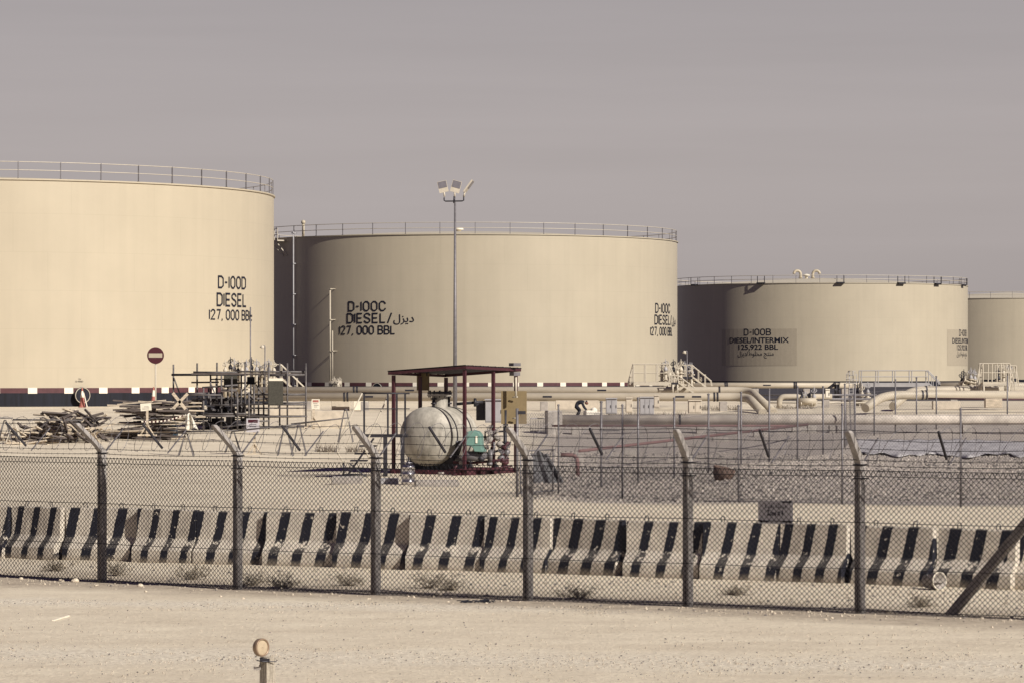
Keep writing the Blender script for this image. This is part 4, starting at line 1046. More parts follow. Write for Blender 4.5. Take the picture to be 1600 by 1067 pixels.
for i in range(165):
    u = rnd.uniform(0.02, 1); v = rnd.uniform(-1, 1)
    px = 22 + 130*u; Y = 160 + v*2.2; g0 = GX(px, Y); hh = heap_h(u, v)*rnd.uniform(.55, 1.02)
    q = rnd.choice(protos)
    stp_ = u > .62 and rnd.random() < .45 and v < .2
    place(q, g0 + Vector((0, 0, .05 + (min(hh, .5) if stp_ else hh))), (rnd.uniform(-.5, .5), R_(rnd.uniform(35, 65)) if stp_ else rnd.gauss(0, .28), rnd.gauss(0, .7) + (math.pi if rnd.random() < .5 else 0)),
          "weathered plank tossed in the loose timber heap before the nearest tank", "planks of the loose timber heap")
for i in range(130):
    row = i % 11; lv = rnd.random(); px = rnd.uniform(205, 285) - row*0; zz = row/10*1.72
    if row < 4: px = rnd.uniform(182, 262)
    Y = 163.5 + rnd.uniform(-1.4, 1.4); g0 = GX(px, Y)
    q = protos[rnd.choice((3, 4, 5, 7, 7, 3, 4, 0))]
    place(q, g0 + Vector((0, 0, .06 + zz*(.62 if px < 205 else 1))), (rnd.uniform(-.2, .2), rnd.gauss(0, .06), rnd.gauss(0, .16)), "long board lying in the dark timber stack left of the scaffold", "boards of the dark timber stack")
for q in protos: bpy.data.objects.remove(q)
for px, rt in ((280, .9), (282, -.8)):
    one(MB().box(P(px, 626, 161), (1.0, .1, .14), rot=Euler((0, rt, 0))), "timber_offcut", M_wood, "pale offcut of the crossed pair on top of the timber stack, leaning " + ("right" if rt > 0 else "left"), "offcut", "crossed offcuts on the stack")
# wire coil and striped tape at the stack
m = MB(); a, b = P(221, 659, 159.5), P(286, 650, 159.5)
for i in range(22):
    p, q = a.lerp(b, i/22), a.lerp(b, (i+1)/22); s_ = lambda t: Vector((0, 0, -.12*math.sin(math.pi*t)))
    m.add([p + s_(i/22), q + s_((i+1)/22), q + s_((i+1)/22) + Vector((0, .005, .07)), p + s_(i/22) + Vector((0, .005, .07))], [(0, 1, 2, 3)], i % 2)
one(m, "barrier_tape", [M_white, M_noentry], "red and white barrier tape sagging before the timber stack", "tape").modifiers.new("thick", 'SOLIDIFY').thickness = .004

# ------------------------------------------------------------------ scaffold
YSC = 172
sc = thing("scaffold", "rusty tube scaffold with dark boards between the timber stack and the notice stand", "scaffold", GX(375, YSC))
def T_(px, py, dy=0): return P(px, py, YSC + dy)
def gy(px, dy): 
    p = GX(px, YSC+dy); return HY + (EYE - p.z)*F/(YSC+dy)
for px, yt, dy in ((326, 604, 1.0), (338, 590, 1.3), (356, 586, 1.2), (362, 588, -.3), (377, 586, .8), (389, 612, -.5), (404, 586, .9), (412, 590, .3), (271, 569, 1.5), (308, 567, 1.6), (339, 566, 1.6), (329, 585, .4), (346, 586, 0), (383, 565, 0), (397, 600, .2), (420, 566, -.4), (437, 567, 1.4), (449, 567, -.4), (478, 567, -.2), (292, 612, -.8), (318, 605, -.4), (366, 610, .6), (371, 612, -.6), (392, 590, 1.7)):
    MB().tube(T_(px, gy(px, dy), dy), T_(px, yt, dy), .05, 6).build("standard", M_tube, sc)
for a, b, dy, r in (((268, 585), (383, 584.5), 1.2, .07), ((302, 581), (372, 581.5), .9, .06), ((370, 580), (478, 580.5), .0, .055), ((420, 586), (476, 585), -.3, .06), ((286, 616.5), (346, 616.5), -.7, .045), ((292, 614), (322, 614), -.5, .05), ((299, 597), (342, 596.5), .6, .05), ((316, 605), (372, 601), .2, .055), ((346, 609), (370, 609), 0, .06), ((318, 646), (384, 645.5), -.4, .05), ((320, 650), (372, 649.5), -.5, .05), ((372, 632), (480, 628), -.2, .055), ((420, 631.5), (478, 631.5), -.5, .05), ((378, 646), (420, 648), .2, .05), ((384, 651), (480, 650), -.5, .05), ((378, 668), (480, 666), -.6, .045), ((336, 668), (386, 662), -.6, .05), ((372, 584), (420, 584), 1.4, .05)):
    MB().tube(T_(*a, dy), T_(*b, dy), r, 6).build("ledger", M_tube if r < .065 else M_dsteel, sc)
for a, b, dy, r in (((330, 592), (372, 592), 1.3, .04), ((300, 622), (384, 621), 1.1, .05), ((352, 624), (420, 622), .8, .05), ((352, 598), (400, 598), 1.2, .045), ((372, 616), (478, 616), .9, .05), ((384, 658), (420, 657), -.7, .045), ((292, 640), (346, 640), .3, .05), ((330, 632), (384, 632), -.2, .045)):
    MB().tube(T_(*a, dy), T_(*b, dy), r, 6).build("ledger", M_tube, sc)
for a, b, dy in (((330, 600), (346, 640), .2), ((366, 612), (384, 648), .1), ((396, 590), (366, 625), 1.0), ((272, 590), (282, 618), 1.3), ((346, 640), (364, 614), .2), ((385, 612), (396, 622), 0), ((400, 600), (418, 626), .3)):
    MB().tube(T_(*a, dy), T_(*b, dy), .04, 5).build("brace", M_tube, sc)
for a, b, dy, th in (((300, 583.5), (478, 583.5), .3, .07), ((346, 610.5), (370, 610.5), .1, .06), ((318, 648), (384, 648), -.1, .06), ((374, 649.5), (478, 649.5), .1, .08), ((384, 637), (478, 637), .6, .06)):
    p, q = T_(*a, dy), T_(*b, dy); MB().box((p+q)/2, ((q-p).length, .7, th)).build("scaffold_board", M_wood2, sc)
for xa, xb, ya, yb, dy, ma_ in ((350, 371, 586, 605, 1.0, M_panel), (386, 398, 588, 600, .9, M_tar), (324, 366, 622, 645, 1.5, M_wood2), (296, 318, 624, 648, 1.2, M_wood2), (372, 384, 628, 646, .9, M_wood2)):
    MB().box((T_(xa, ya, dy) + T_(xb, yb, dy))/2, ((xb-xa)/F*(YSC+dy), .06, (yb-ya)/F*(YSC+dy))).build("scaffold_board", ma_, sc)
bo = MB().box(T_(431, 613, -.55), (.76, .04, 1.22)).build("screen_panel", M_panel, sc); MB().box(T_(431, 592.5, -.56), (.72, .05, .13)).build("panel_strip", M_white, bo)
MB().box(T_(381, 602, .0), (.14, .05, .16)).build("tag_plate", M_white, sc)
m = MB()
for i in range(7): m.box(T_(rnd.uniform(325, 380), rnd.uniform(655, 668), rnd.uniform(0, 1.5)), (rnd.uniform(.3, .9), .4, rnd.uniform(.2, .45)), rnd.uniform(-.5, .5))
for i in range(46):
    p = T_(rnd.uniform(282, 386), rnd.uniform(630, 664), rnd.uniform(-.2, 1.6)); a = rnd.uniform(0, 3.14); d = Vector((math.cos(a), math.sin(a)*.6, rnd.uniform(-.35, .35)))*rnd.uniform(.3, .9)
    m.box(p, (d.length*2, rnd.uniform(.08, .22), rnd.uniform(.05, .16)), a)
one(m, "scrap_pile", M_dsteel, "dark scrap dumped beneath the scaffold boards", "scrap")
a = P(868, 655, 167.6); m = MB().box((a.x-.1, 168, ground(a.x, 168)+.55), (.75, 1.3, 1.25), .1, bev=.05); one(m, "thrust_block", M_conc, "grey concrete thrust block at the open end of the big grey pipeline", "block")
block("pale concrete foundation block behind the right end of the scaffold", 418, 472, 637, 652, 1.2, 0, M_pconc)
block("large smooth pale concrete block right of the scaffold", 486, 537, 640, 668, 1.2, 0, M_pconc)
block("pale concrete thrust block below the pipes beside the white plinth", 518, 546, 622, 641, .8, 0, M_pconc)
block("bright white plinth below the pipe clamp", 552, 574, 622, 640, .6, 0, M_white)
block("small concrete footing at the left end of the pipeline", 438, 458, 630, 642, .8, 0, M_pconc)

# ------------------------------------------------------------------ pipelines
def pipeline(label, pts, r, bands=(), marks=(), ma=M_pipe, supports=()):
    q = [P(*p) for p in pts]; rt = thing("pipeline", label, "pipeline", Vector((q[0].x, q[0].y, ground(q[0].x, q[0].y))))
    # round the corners
    out = [q[0]]
    for i in range(1, len(q)-1):
        a, b, c = q[i-1], q[i], q[i+1]; d = min(r*4.2, (a-b).length*.45, (c-b).length*.45)
        s0, s1 = b + (a-b).normalized()*d, b + (c-b).normalized()*d
        for k_ in range(7):
            t = k_/6; out.append(s0*(1-t)**2 + b*2*t*(1-t) + s1*t*t)
    out.append(q[-1]); MB().path(out, r, 20).build("pipe", ma, rt)
    for px in bands:
        for i in range(len(q)-1):
            xa, xb = CX + F*q[i].x/q[i].y, CX + F*q[i+1].x/q[i+1].y
            if xa <= px <= xb:
                t = (px-xa)/(xb-xa); c = q[i].lerp(q[i+1], t); d = q[i+1]-q[i]
                MB().lathe([(r, -.05), (r+.025, -.05), (r+.025, .05), (r, .05)], 20, c, d, smooth=False).build("clamp_band", M_dsteel, rt)
    for px in marks:
        for i in range(len(q)-1):
            xa, xb = CX + F*q[i].x/q[i].y, CX + F*q[i+1].x/q[i+1].y
            if xa <= px <= xb:
                t = (px-xa)/(xb-xa); c = q[i].lerp(q[i+1], t)
                m = MB(); 
                for an0, an1 in ((-.15, .05), (.05, .25)):
                    m.add([c + Vector((s_*.27, -(r+.006)*math.cos(an), (r+.006)*math.sin(an))) for an in (an0, an1) for s_ in (-1, 1)], [(0, 1, 3, 2)])
                m.build("painted_mark", M_ink, rt)
    for px in supports:
        for i in range(len(q)-1):
            xa, xb = CX + F*q[i].x/q[i].y, CX + F*q[i+1].x/q[i+1].y
            if xa <= px <= xb:
                c = q[i].lerp(q[i+1], (px-xa)/(xb-xa)); g0 = ground(c.x, c.y); hh = c.z - r - g0
                m = MB().box((c.x, c.y, g0 + hh/2 - .03), (.45, r*2.2, hh), bev=.03); m.build("pipe_support", M_conc, rt)
    return rt
pipeline("thick cream pipeline nearest the camera passing behind the canopy", [(395, 619.5, 195), (1168, 619.5, 195), (1192, 644, 190)], .25, (538, 543, 1116, 1121), (576, 855, 1062, 1088), supports=(440, 570, 700, 850, 1010, 1130))
pipeline("cream pipeline just behind and above the thick one, crossing below the light-mast tank", [(395, 609.5, 199), (1172, 609.5, 199), (1208, 642, 193)], .23, (553, 558, 1124), (640, 940), supports=(480, 760, 930))
pipeline("upper cream pipeline along the foot of the intermix tank", [(1062, 601.5, 232), (1345, 601.5, 232)], .20, (1133, 1136, 1241, 1244), (1198,), supports=(1080, 1180, 1260, 1320))
pipeline("short pale pipe spool with elbow below the upper pipeline", [(1218, 640, 205), (1218, 619, 205), (1300, 619, 205)], .17, (1254, 1264), (), supports=(1250, 1290))
pipeline("thin dark service pipe above the pale spool", [(1178, 616.5, 207), (1370, 616.5, 207)], .06, (), (), M_steel)
pipeline("thin grey service pipe level with the pale spool", [(1178, 623, 207), (1370, 623, 207)], .07, (), (), M_steel)
pipeline("thin pale handrail pipe below the grey service pipe", [(1178, 628.5, 206), (1372, 628.5, 206)], .045, (), (), M_rail)
pipeline("sloping cream pipe rising from the ground under the catwalk", [(1352, 637, 188), (1382, 616.5, 190), (1650, 616.5, 192)], .25, (1440, 1446), ())
pipeline("cream pipe behind the sloping one, under the catwalk", [(1395, 634, 194), (1425, 609, 197), (1650, 608.5, 199)], .24, (1446,), ())
pipeline("upper right cream pipe leading to the far manifold", [(1470, 601.5, 215), (1650, 602, 215)], .21, (), (), supports=(1490, 1560))
pipeline("slim dark pipe line running under the right-hand cream pipes", [(1450, 622, 188), (1650, 624, 188)], .05, (), (), M_maroon)
pipeline("big grey insulated pipeline low across the gravel yard", [(868, 655.5, 168), (1650, 654.5, 168)], .26, (1062,), (), mat("dusty_grey_pipe", (.46, .41, .36), .7, 0, .25, 1.5), supports=(900, 1095, 1268, 1302, 1510))
pipeline("thin red pipe under the big grey pipeline", [(862, 664.5, 165), (1245, 664.5, 165)], .05, (), (), M_dred)
pipeline("red pipe slanting back across the gravel yard", [(905, 704, 128), (1262, 662.5, 162)], .06, (), (), M_dred, supports=())
rp_ = pipeline("short red pipe with elbow dropping to the gravel behind the shade cloth", [(876, 710, 121), (902, 710, 121), (903, 747, 121)], .075, (), (), M_dred)
for xa, xb, yt, yb, lb in ((898, 912, 706, 720, "small concrete block beside the red pipe elbow"), (975, 994, 701, 711, "concrete sleeper under the near end of the slanting red pipe"), (1114, 1138, 682, 689, "long concrete sleeper under the middle of the slanting red pipe"), (1178, 1202, 674, 682, "grey concrete sleeper behind the leaning wire spacer"), (1238, 1261, 667, 675, "concrete sleeper under the far end of the slanting red pipe"), (1042, 1052, 690, 699, "dark small block left of the fifth fence post arm")):
    block(lb, xa, xb, yt, yb, .45, 0, M_conc)

# ------------------------------------------------------------------ platforms, stairs and manifolds
def platform(label, Y, xa, xb, yd, yr, yb, dep=1.6, lad=None, ladr=None, posts=4, toe=0.12, ma=M_rail, name="crossover_platform", mid=True):
    r_ = thing(name, label, "platform", P((xa+xb)/2, yb, Y))
    a, b = P(xa, yd, Y), P(xb, yd, Y); c = (a+b)/2; wd = b.x - a.x; gz = P(0, yb, Y).z; rz = P(0, yr, Y).z
    MB().box(c + Vector((0, dep/2, -toe/2)), (wd, dep, toe)).build("deck", ma if toe > .2 else M_dsteel, r_)
    for dy in (0, dep):
        m = MB(); m.tube(Vector((a.x, Y+dy, rz)), Vector((b.x, Y+dy, rz)), .035, 5)
        if mid: m.tube(Vector((a.x, Y+dy, (rz+c.z)/2)), Vector((b.x, Y+dy, (rz+c.z)/2)), .028, 5)
        for i in range(posts): x = a.x + wd*i/(posts-1); m.tube(Vector((x, Y+dy, c.z)), Vector((x, Y+dy, rz)), .035, 5)
        m.build("guard_rail", ma, r_)
    for x in (a.x+.05, b.x-.05):
        for dy in (.05, dep-.05): MB().tube(Vector((x, Y+dy, gz)), Vector((x, Y+dy, c.z-toe)), .06, 6).build("leg", ma, r_)
    for (sx, xe) in ((-1, lad), (1, ladr)):
        if xe is None: continue
        x0 = a.x if sx < 0 else b.x; x1 = P(xe, yb, Y).x
        m = MB()
        for dy in (dep*.2, dep*.8):
            m.tube(Vector((x0, Y+dy, c.z)), Vector((x1, Y+dy, gz)), .055, 4)
            m.path([Vector((x0, Y+dy, rz)), Vector((x1, Y+dy, gz + (rz-c.z)*.85)), Vector((x1+sx*.04, Y+dy, gz+.3))], .032, 5)
            for t in (.35, .7): m.tube(Vector((x0 + (x1-x0)*t, Y+dy, c.z + (gz-c.z)*t)), Vector((x0 + (x1-x0)*t, Y+dy, rz + (gz-c.z)*.93*t)), .025, 4)
        n_ = max(3, int((c.z-gz)/.25))
        for i in range(n_): t = (i+.5)/n_; m.box(Vector((x0 + (x1-x0)*t, Y+dep/2, c.z + (gz-c.z)*t)), (.24, dep*.6, .035))
        m.build("stair", ma, r_)
    return r_
platform("pale crossover platform over the pipes before the right edge of the light-mast tank", 200, 990, 1046, 596, 568.5, 618, 1.5, 983, 1058, 4, .22)
platform("stair landing of the valve manifold behind the scaffold", 208, 424, 438, 590, 569, 622, 1.4, None, 474, 2, .1)
platform("manifold stair landing before the dark edge of the intermix tank", 212, 1062, 1082, 588, 570, 610, 1.6, None, 1112, 3, .16)
platform("sloping access stair below the crossover platform landing", 198, 1050, 1060, 597, 586, 614, 1.2, None, 1085, 2, .12)
platform("long catwalk with dark deck and rails in front of the intermix tank", 215, 1346, 1451, 597.5, 578.5, 618, 1.4, None, 1474, 5, .26, M_cab, "catwalk")
platform("tall pale crossover platform at the far right manifold", 196, 1536, 1578, 596, 567.5, 622, 1.6, 1531, 1586, 4, .22)
platform("smaller platform behind the far right crossover", 204, 1560, 1588, 591, 571, 622, 1.5, None, 1594, 3, .2)
platform("small dark access steps by the pale spool", 214, 1306, 1312, 600, 597, 622, 1.0, 1278, None, 2, .06, M_dsteel, "access_steps", False)
# caged ladder at the catwalk
cl = thing("caged_ladder", "slim caged ladder standing left of the long catwalk", "ladder", P(1330, 618, 214))
m = MB()
for px in (1327, 1333): m.tube(P(px, 618, 214), P(px, 579, 214), .03, 5)
for y in range(582, 616, 4): m.tube(P(1327, y, 214), P(1333, y, 214), .02, 4)
m.build("ladder", M_cab, cl)
m = MB()
for y in (579, 585, 592, 598): m.path([P(1330, y, 214) + Vector((.36*math.cos(t)*(.6 if y == 579 else 1), -.35+.36*math.sin(t), 0)) for t in [i*math.pi/6 for i in range(12)]], .02, 4, closed=True)
for t in (.4, 1.2, 2.0, 2.8, 3.6, 5.6): m.path([P(1330, 579, 214) + Vector((.22*math.cos(t), -.35+.36*math.sin(t), 0)), P(1330, 585, 214) + Vector((.36*math.cos(t), -.35+.36*math.sin(t), 0)), P(1330, 598, 214) + Vector((.36*math.cos(t), -.35+.36*math.sin(t), 0))], .016, 4)
m.build("cage", M_cab, cl)
def manifold(label, Y, xs_, yb, yt, seed):
    rr_ = random.Random(seed); r_ = thing("valve_manifold", label, "manifold", P(xs_[0], yb, Y))
    a, b = P(xs_[0]-3, yb-8, Y), P(xs_[-1]+3, yb-8, Y); MB().tube(a, b, .2, 12).build("header_pipe", M_pipe, r_)
    for px in xs_:
        dy = rr_.uniform(-.5, .9); top = yt + rr_.uniform(0, 10)
        p, q = P(px, yb, Y+dy), P(px, top+6, Y+dy); m = MB().tube(p, q, .1, 10)
        for t in (.35, .6, .85): m.lathe([(.1, -.035), (.2, -.035), (.2, .035), (.1, .035)], 12, p.lerp(q, t), smooth=False)
        m.build("riser", rr_.choice([M_pipe, M_pipe, M_rail]), r_)
        m = MB(); c = q; m.lathe([(.01, -.15), (.12, -.13), (.13, 0), (.07, .12), (.035, .15), (.03, .4), (.018, .62), (.005, .63)], 12, c); wheel(m, c + Vector((0, 0, .36)), (rr_.uniform(-.6, .6), -.7, .8), .17)
        m.build("valve", rr_.choice([M_dsteel, M_cab, M_cab, M_rail]), r_)
        if rr_.random() < .6:
            c = p.lerp(q, .5); e2 = c + Vector((rr_.choice((-1, 1))*rr_.uniform(.3, .7), -.2, rr_.uniform(-.2, .3))); m = MB().tube(c, e2, .07, 8).lathe([(.07, -.03), (.15, -.03), (.15, .03), (.07, .03)], 10, e2, e2-c, smooth=False); m.build("branch_pipe", M_pipe, r_)
    return r_
manifold("crowded valve manifold rising behind the scaffold boards", 203, (352, 360, 366, 372, 378, 385, 393, 401), 622, 563, 1)
manifold("pale valve group between scaffold and lamp post", 206, (406, 413, 420, 428), 622, 568, 2)
manifold("crowded valve manifold between the crossover platform and the intermix tank", 205, (1034, 1040, 1046, 1052, 1058, 1064), 616, 570, 3)
manifold("short row of upright valves on the landing before the intermix tank", 214, (1066, 1070, 1078, 1081), 606, 572, 4)
manifold("dark valve group left of the far right crossover platform", 210, (1502, 1506, 1511, 1517, 1523), 608, 583, 5)
manifold("valves standing behind the far right crossover platform", 203, (1560, 1568, 1577), 616, 576, 6)
manifold("low pipe fittings at the end of the thin service pipes", 208, (1340, 1347, 1356), 634, 605, 7)
manifold("valve cluster where the foam lines leave the light-mast tank", 300, (517, 522, 528, 531), 606, 592, 8)
manifold("stub valves on the pale pipe spool", 204, (1252, 1258, 1266, 1272), 634, 612, 9)
# cabinets
def cabinet(label, xa, xb, yt, yb, Y, ma=M_cab, dep=.7, doors=2):
    a, b = P(xa, yt, Y), P(xb, yb, Y); r_ = thing("electrical_cabinet", label, "cabinet", P((xa+xb)/2, yb, Y)); c = (a+b)/2; w_, h_ = abs(b.x-a.x), abs(a.z-b.z)
    MB().box(c + Vector((0, dep/2, 0)), (w_, dep, h_), bev=.02).build("housing", ma, r_)
    for i in range(doors):
        x = c.x - w_/2 + w_*(i+.5)/doors; dr = MB().box((x, c.y-.012, c.z), (w_/doors*.88, .02, h_*.86)).build("door", ma, r_); MB().box((x + w_/doors*.34, c.y-.035, c.z), (.03, .02, .16)).build("handle", M_dsteel, dr)
    MB().box((c.x, c.y + dep/2 - .04, a.z + .04), (w_*1.06, dep*1.1, .06)).build("rain_hood", ma, r_)
cabinet("dark grey switch cabinet seen between the canopy posts", 744, 758, 628, 656, 158, M_dsteel, .8, 1)
cabinet("pale grey double door cabinet seen between the canopy posts", 758, 785, 625, 660, 157, M_cab, .9, 2)
cabinet("dark narrow cabinet under the left end of the crossover platform", 947, 964, 623, 646, 183, M_cab, .6, 2)
cabinet("pale narrow cabinet beneath the crossover platform stair", 978, 988, 622, 644, 184, M_pconc, .6, 1)
cabinet("tall grey cabinet row beneath the crossover platform", 1000, 1022, 621, 648, 184, M_cab, .6, 3)
cabinet("small meter cabinet on a post before the pipeline", 1022, 1030, 618, 636, 178, M_pconc, .3, 1)
cabinet("low pale plinth cabinet under the pipe clamps", 1076, 1096, 626, 645, 182, M_pconc, .7, 2)
cabinet("white box hung on a fence post line before the spool", 1290, 1296.5, 609, 621, 180, M_white, .3, 1)
for xa, xb, yt, yb, lb, ma in ((1540, 1566, 622, 628, "weathered timber sleeper under the far right crossover platform", M_wood), (1458, 1500, 626, 631, "low pale kerb block under the far right pipes", M_pconc), (868, 936, 625, 630.5, "long pale kerb under the pipeline behind the crouching worker", M_pconc)):
    a, b = P(xa, yt, 187), P(xb, yb, 187); c = (a+b)/2; one(MB().box((c.x, c.y+.3, c.z-.15), (b.x-a.x, .6, abs(a.z-b.z)+.3), bev=.02), "sleeper", ma, lb, "sleeper")
# fallen cone-like debris, low picket barricade and the rusty tub
def pickets(label, xa, xb, yt, yb):
    a, b = GP(xa, yb), GP(xb, yb); h_ = (yb-yt)/F*a.y; m = MB()
    for z in (.08, h_): m.tube(a + Vector((0, 0, z)), b + Vector((0, 0, z)), .025, 5)
    n_ = int((b-a).length/.13)
    for i in range(n_+1): p = a.lerp(b, i/n_); m.tube(p, p + Vector((0, 0, h_)), .013, 4)
    one(m, "crowd_barrier", M_steel, label, "barrier")
pickets("low steel picket barrier right of the mustard board", 829, 869, 653, 675)
pickets("low steel picket barrier beside the big grey pipeline in the yard", 936, 968, 660, 674)
tb = GP(1127, 750); m = MB().lathe([(.01, 0), (.24, 0), (.36, .20), (.40, .48), (.38, .49), (.33, .2), (.01, .06)], 20, tb + Vector((0, 0, -.03)), (.25, -.1, 1)); one(m, "tub", M_rust, "rusty brown tub half sunk in the gravel right of the fifth fence post", "tub")

# ------------------------------------------------------------------ crouching worker by the pipeline
YW = 176; wp = P(906, 651, YW)
def body(vs, es, radii, name, ma, par, sub=2):
    me = bpy.data.meshes.new(name); me.from_pydata([tuple(Vector(v)) for v in vs], es, []); me.materials.append(ma)
    o = bpy.data.objects.new(name, me); COL.objects.link(o); o.parent = par
    sk_ = o.modifiers.new("skin", 'SKIN'); sk_.use_smooth_shade = True
    for i, r in enumerate(radii): me.skin_vertices[0].data[i].radius = r if isinstance(r, tuple) else (r, r)
    me.skin_vertices[0].data[0].use_root = True
    o.modifiers.new("sub", 'SUBSURF').levels = sub; o.modifiers["sub"].render_levels = sub
    return o
wk = thing("person", "person in dark work clothes bending forward beside the pipeline, head lowered", "person", wp)
# local metres: x right, y away, z up; hips left, head right
J = [(-.22, 0, .62), (-.12, 0, .76), (.03, 0, .84), (.16, 0, .83), (.25, 0, .79),            # 0-4 pelvis, waist, chest, neck base, neck
     (-.20, -.11, .55), (.02, -.14, .40), (-.10, -.14, .06), (.05, -.14, .03),                # 5-8 near leg
     (-.20, .11, .55), (-.04, .14, .34), (-.20, .14, .06), (-.06, .14, .03),                  # 9-12 far leg
     (.12, -.19, .76), (.20, -.22, .52), (.34, -.18, .36),                                   # 13-15 near arm
     (.12, .19, .76), (.24, .2, .54), (.38, .12, .38)]                                      # 16-18 far arm
E_ = [(0, 1), (1, 2), (2, 3), (3, 4), (0, 5), (5, 6), (6, 7), (7, 8), (0, 9), (9, 10), (10, 11), (11, 12), (2, 13), (13, 14), (14, 15), (2, 16), (16, 17), (17, 18)]
body(J, E_, [.15, .145, .155, .09, .055, .10, .07, .048, .045, .10, .07, .048, .045, .075, .052, .036, .075, .052, .036], "body", M_cloth_d, wk)
hc = Vector((.34, 0, .74)) 
body([(.26, 0, .79), (.32, 0, .77), (.385, 0, .72), (.405, 0, .66)], [(0, 1), (1, 2), (2, 3)], [.05, .098, .092, .055], "head", M_skin, wk)
body([(.30, 0, .815), (.345, 0, .81), (.40, 0, .775)], [(0, 1), (1, 2)], [.075, .085, .06], "hair", M_ink, wk)
for sy in (-1, 1):
    yy = -.18 if sy < 0 else .12; xx = .34 if sy < 0 else .38; zz = .36 if sy < 0 else .38
    vs = [(xx, yy, zz), (xx+.03, yy, zz-.05)]; es = [(0, 1)]; rd_ = [.03, .034]
    for k_ in range(5):
        i0 = len(vs); vs += [(xx+.035+.008*(k_ == 4), yy + (k_-2)*.018, zz-.09), (xx+.045, yy + (k_-2)*.02, zz-(.13 if k_ < 4 else .10))]; es += [(1, i0), (i0, i0+1)]; rd_ += [.010, .008]
    body(vs, es, rd_, "hand", M_skin, wk, 1)
one(MB().box(P(922, 645, YW-.3), (.6, .5, .3), .3, bev=.05).box(P(928, 641, YW-.2), (.32, .3, .34), .5, bev=.09).box(P(934, 646, YW-.4), (.4, .3, .2), -.2, bev=.05), "tool_bag", M_bag, "pale bags and tools heaped before the bending person", "bag")

# ------------------------------------------------------------------ foreground marker post
mk = Vector(((409-CX)/F*37.5, 37.5, 0))
mrk = thing("marker_post", "short timber marker post with round amber reflector at the track edge", "marker post", mk)
def K_(px, py, dy=0): return P(px, py, 37.5+dy)
zt = K_(0, 1026).z
MB().box((K_(417.5, 0).x, 37.5, zt/2 - .1), (.125, .125, zt + .2), R_(47), bev=.008).build("post", mat("weathered_marker_post", (.34, .30, .245), .85, 0, .5, 7, .8, 45, (9, 9, .8)), mrk)
c = K_(408, 1011, -.09); axr = Vector((1.0, -.9, .04)).normalized()
rf = MB().lathe([(.005, -.05), (.085, -.05), (.1, -.03), (.104, .02), (.1, .032), (.088, .034), (.082, .018)], 40, c, axr).build("reflector", mat("bronze_housing", (.28, .2, .14), .4, .3, .2, 12), mrk)
MB().lathe([(.082, .019), (.06, .024), (.005, .028)], 40, c, axr).build("lens", M_lens, rf)
m = MB().box(K_(410, 1000, -.0), (.14, .02, .10), -.1); m.box(K_(397.5, 998, -.03), (.028, .03, .04)); m.build("bracket", M_rail, mrk)
m = MB().path([K_(401, 1031, -.1), K_(410, 1033, -.12), K_(432, 1033, -.05)], .006, 5); m.box(K_(414, 1030, -.05), (.11, .1, .03)); m.build("strap", M_dsteel, mrk)
MB().box(K_(400.5, 1043.5, -.02), (.06, .02, .035)).box(K_(406, 1042, -.02), (.02, .02, .055)).build("tag", M_conc, mrk)

# ------------------------------------------------------------------ stones, shrubs, litter
def stone_field(name, n, zone, smin, smax, ma, seed):
    rr_ = random.Random(seed); m = MB(); k_ = 0; tries = 0
    while k_ < n and tries < n*30:
        tries += 1; q = zone(rr_)
        if q is None: continue
        x, y = q; s_ = smin*(smax/smin)**(rr_.random()**2.2); z = ground(x, y)
        an = rr_.uniform(0, 6.28); vs = []
        for j in range(5):
            t = an + j*1.2566 + rr_.uniform(-.3, .3); vs.append((x + s_*math.cos(t)*rr_.uniform(.7, 1.2), y + s_*math.sin(t)*rr_.uniform(.7, 1.2), z - .01))
        for j in range(5):
            t = an + j*1.2566 + rr_.uniform(-.3, .3); vs.append((x + s_*.6*math.cos(t), y + s_*.6*math.sin(t), z + s_*rr_.uniform(.45, .95)))
        m.add(vs, [(j, (j+1) % 5, 5+(j+1) % 5, 5+j) for j in range(5)] + [(5, 6, 7, 8, 9)], rr_.choice((0, 0, 0, 1))); k_ += 1
    o = m.build(name, ma); o["kind"] = "stuff"; return o
def fy(x): return FY + FS*(x - FX)
def zone_road(r):
    y = 39.5 + 17*r.random(); x = r.uniform(-1, 1)*y*.158; d = fy(x) - y
    if d < .2: return None
    q_ = y + .147*x + .5*math.sin(x*.9); t = max(math.exp(-((q_-54.6)/.9)**2), .9*math.exp(-((q_-44.6)/1.5)**2)); 
    return (x, y) if r.random() < .13 + .87*t else None
M_st1 = mat("pale_pebbles", (.46, .40, .32), .95, 0, .25, 2, spec=.05); M_st2 = mat("grey_pebbles", (.19, .17, .155), .9, 0, .3, 2)
stone_field("pebbles", 11000, zone_road, .005, .019, [M_st1, M_st2], 1)
def zone_verge(r):
    x = r.uniform(-11, 10); d = r.gauss(.2, .9); return (x, fy(x) + d)
stone_field("verge_stones", 2200, zone_verge, .007, .035, [M_st1, M_st2], 2)
def zone_yard(r):
    y = r.uniform(99, 150); x = r.uniform(.3, .158*y); return (x, y) if y + .42*x > 101 else None
stone_field("gravel", 26000, zone_yard, .025, .075, [mat("yard_gravel", (.37, .33, .295), .95, 0, .3, 1), mat("dark_yard_gravel", (.13, .118, .112), .95, 0, .3, 1)], 3)
def zone_mid(r):
    x = r.uniform(-10, 10); return (x, fy(x) + r.uniform(2.0, 9))
stone_field("dirt_clods", 2500, zone_mid, .01, .04, [M_st1, M_st2], 4)
rnd = random.Random(21)
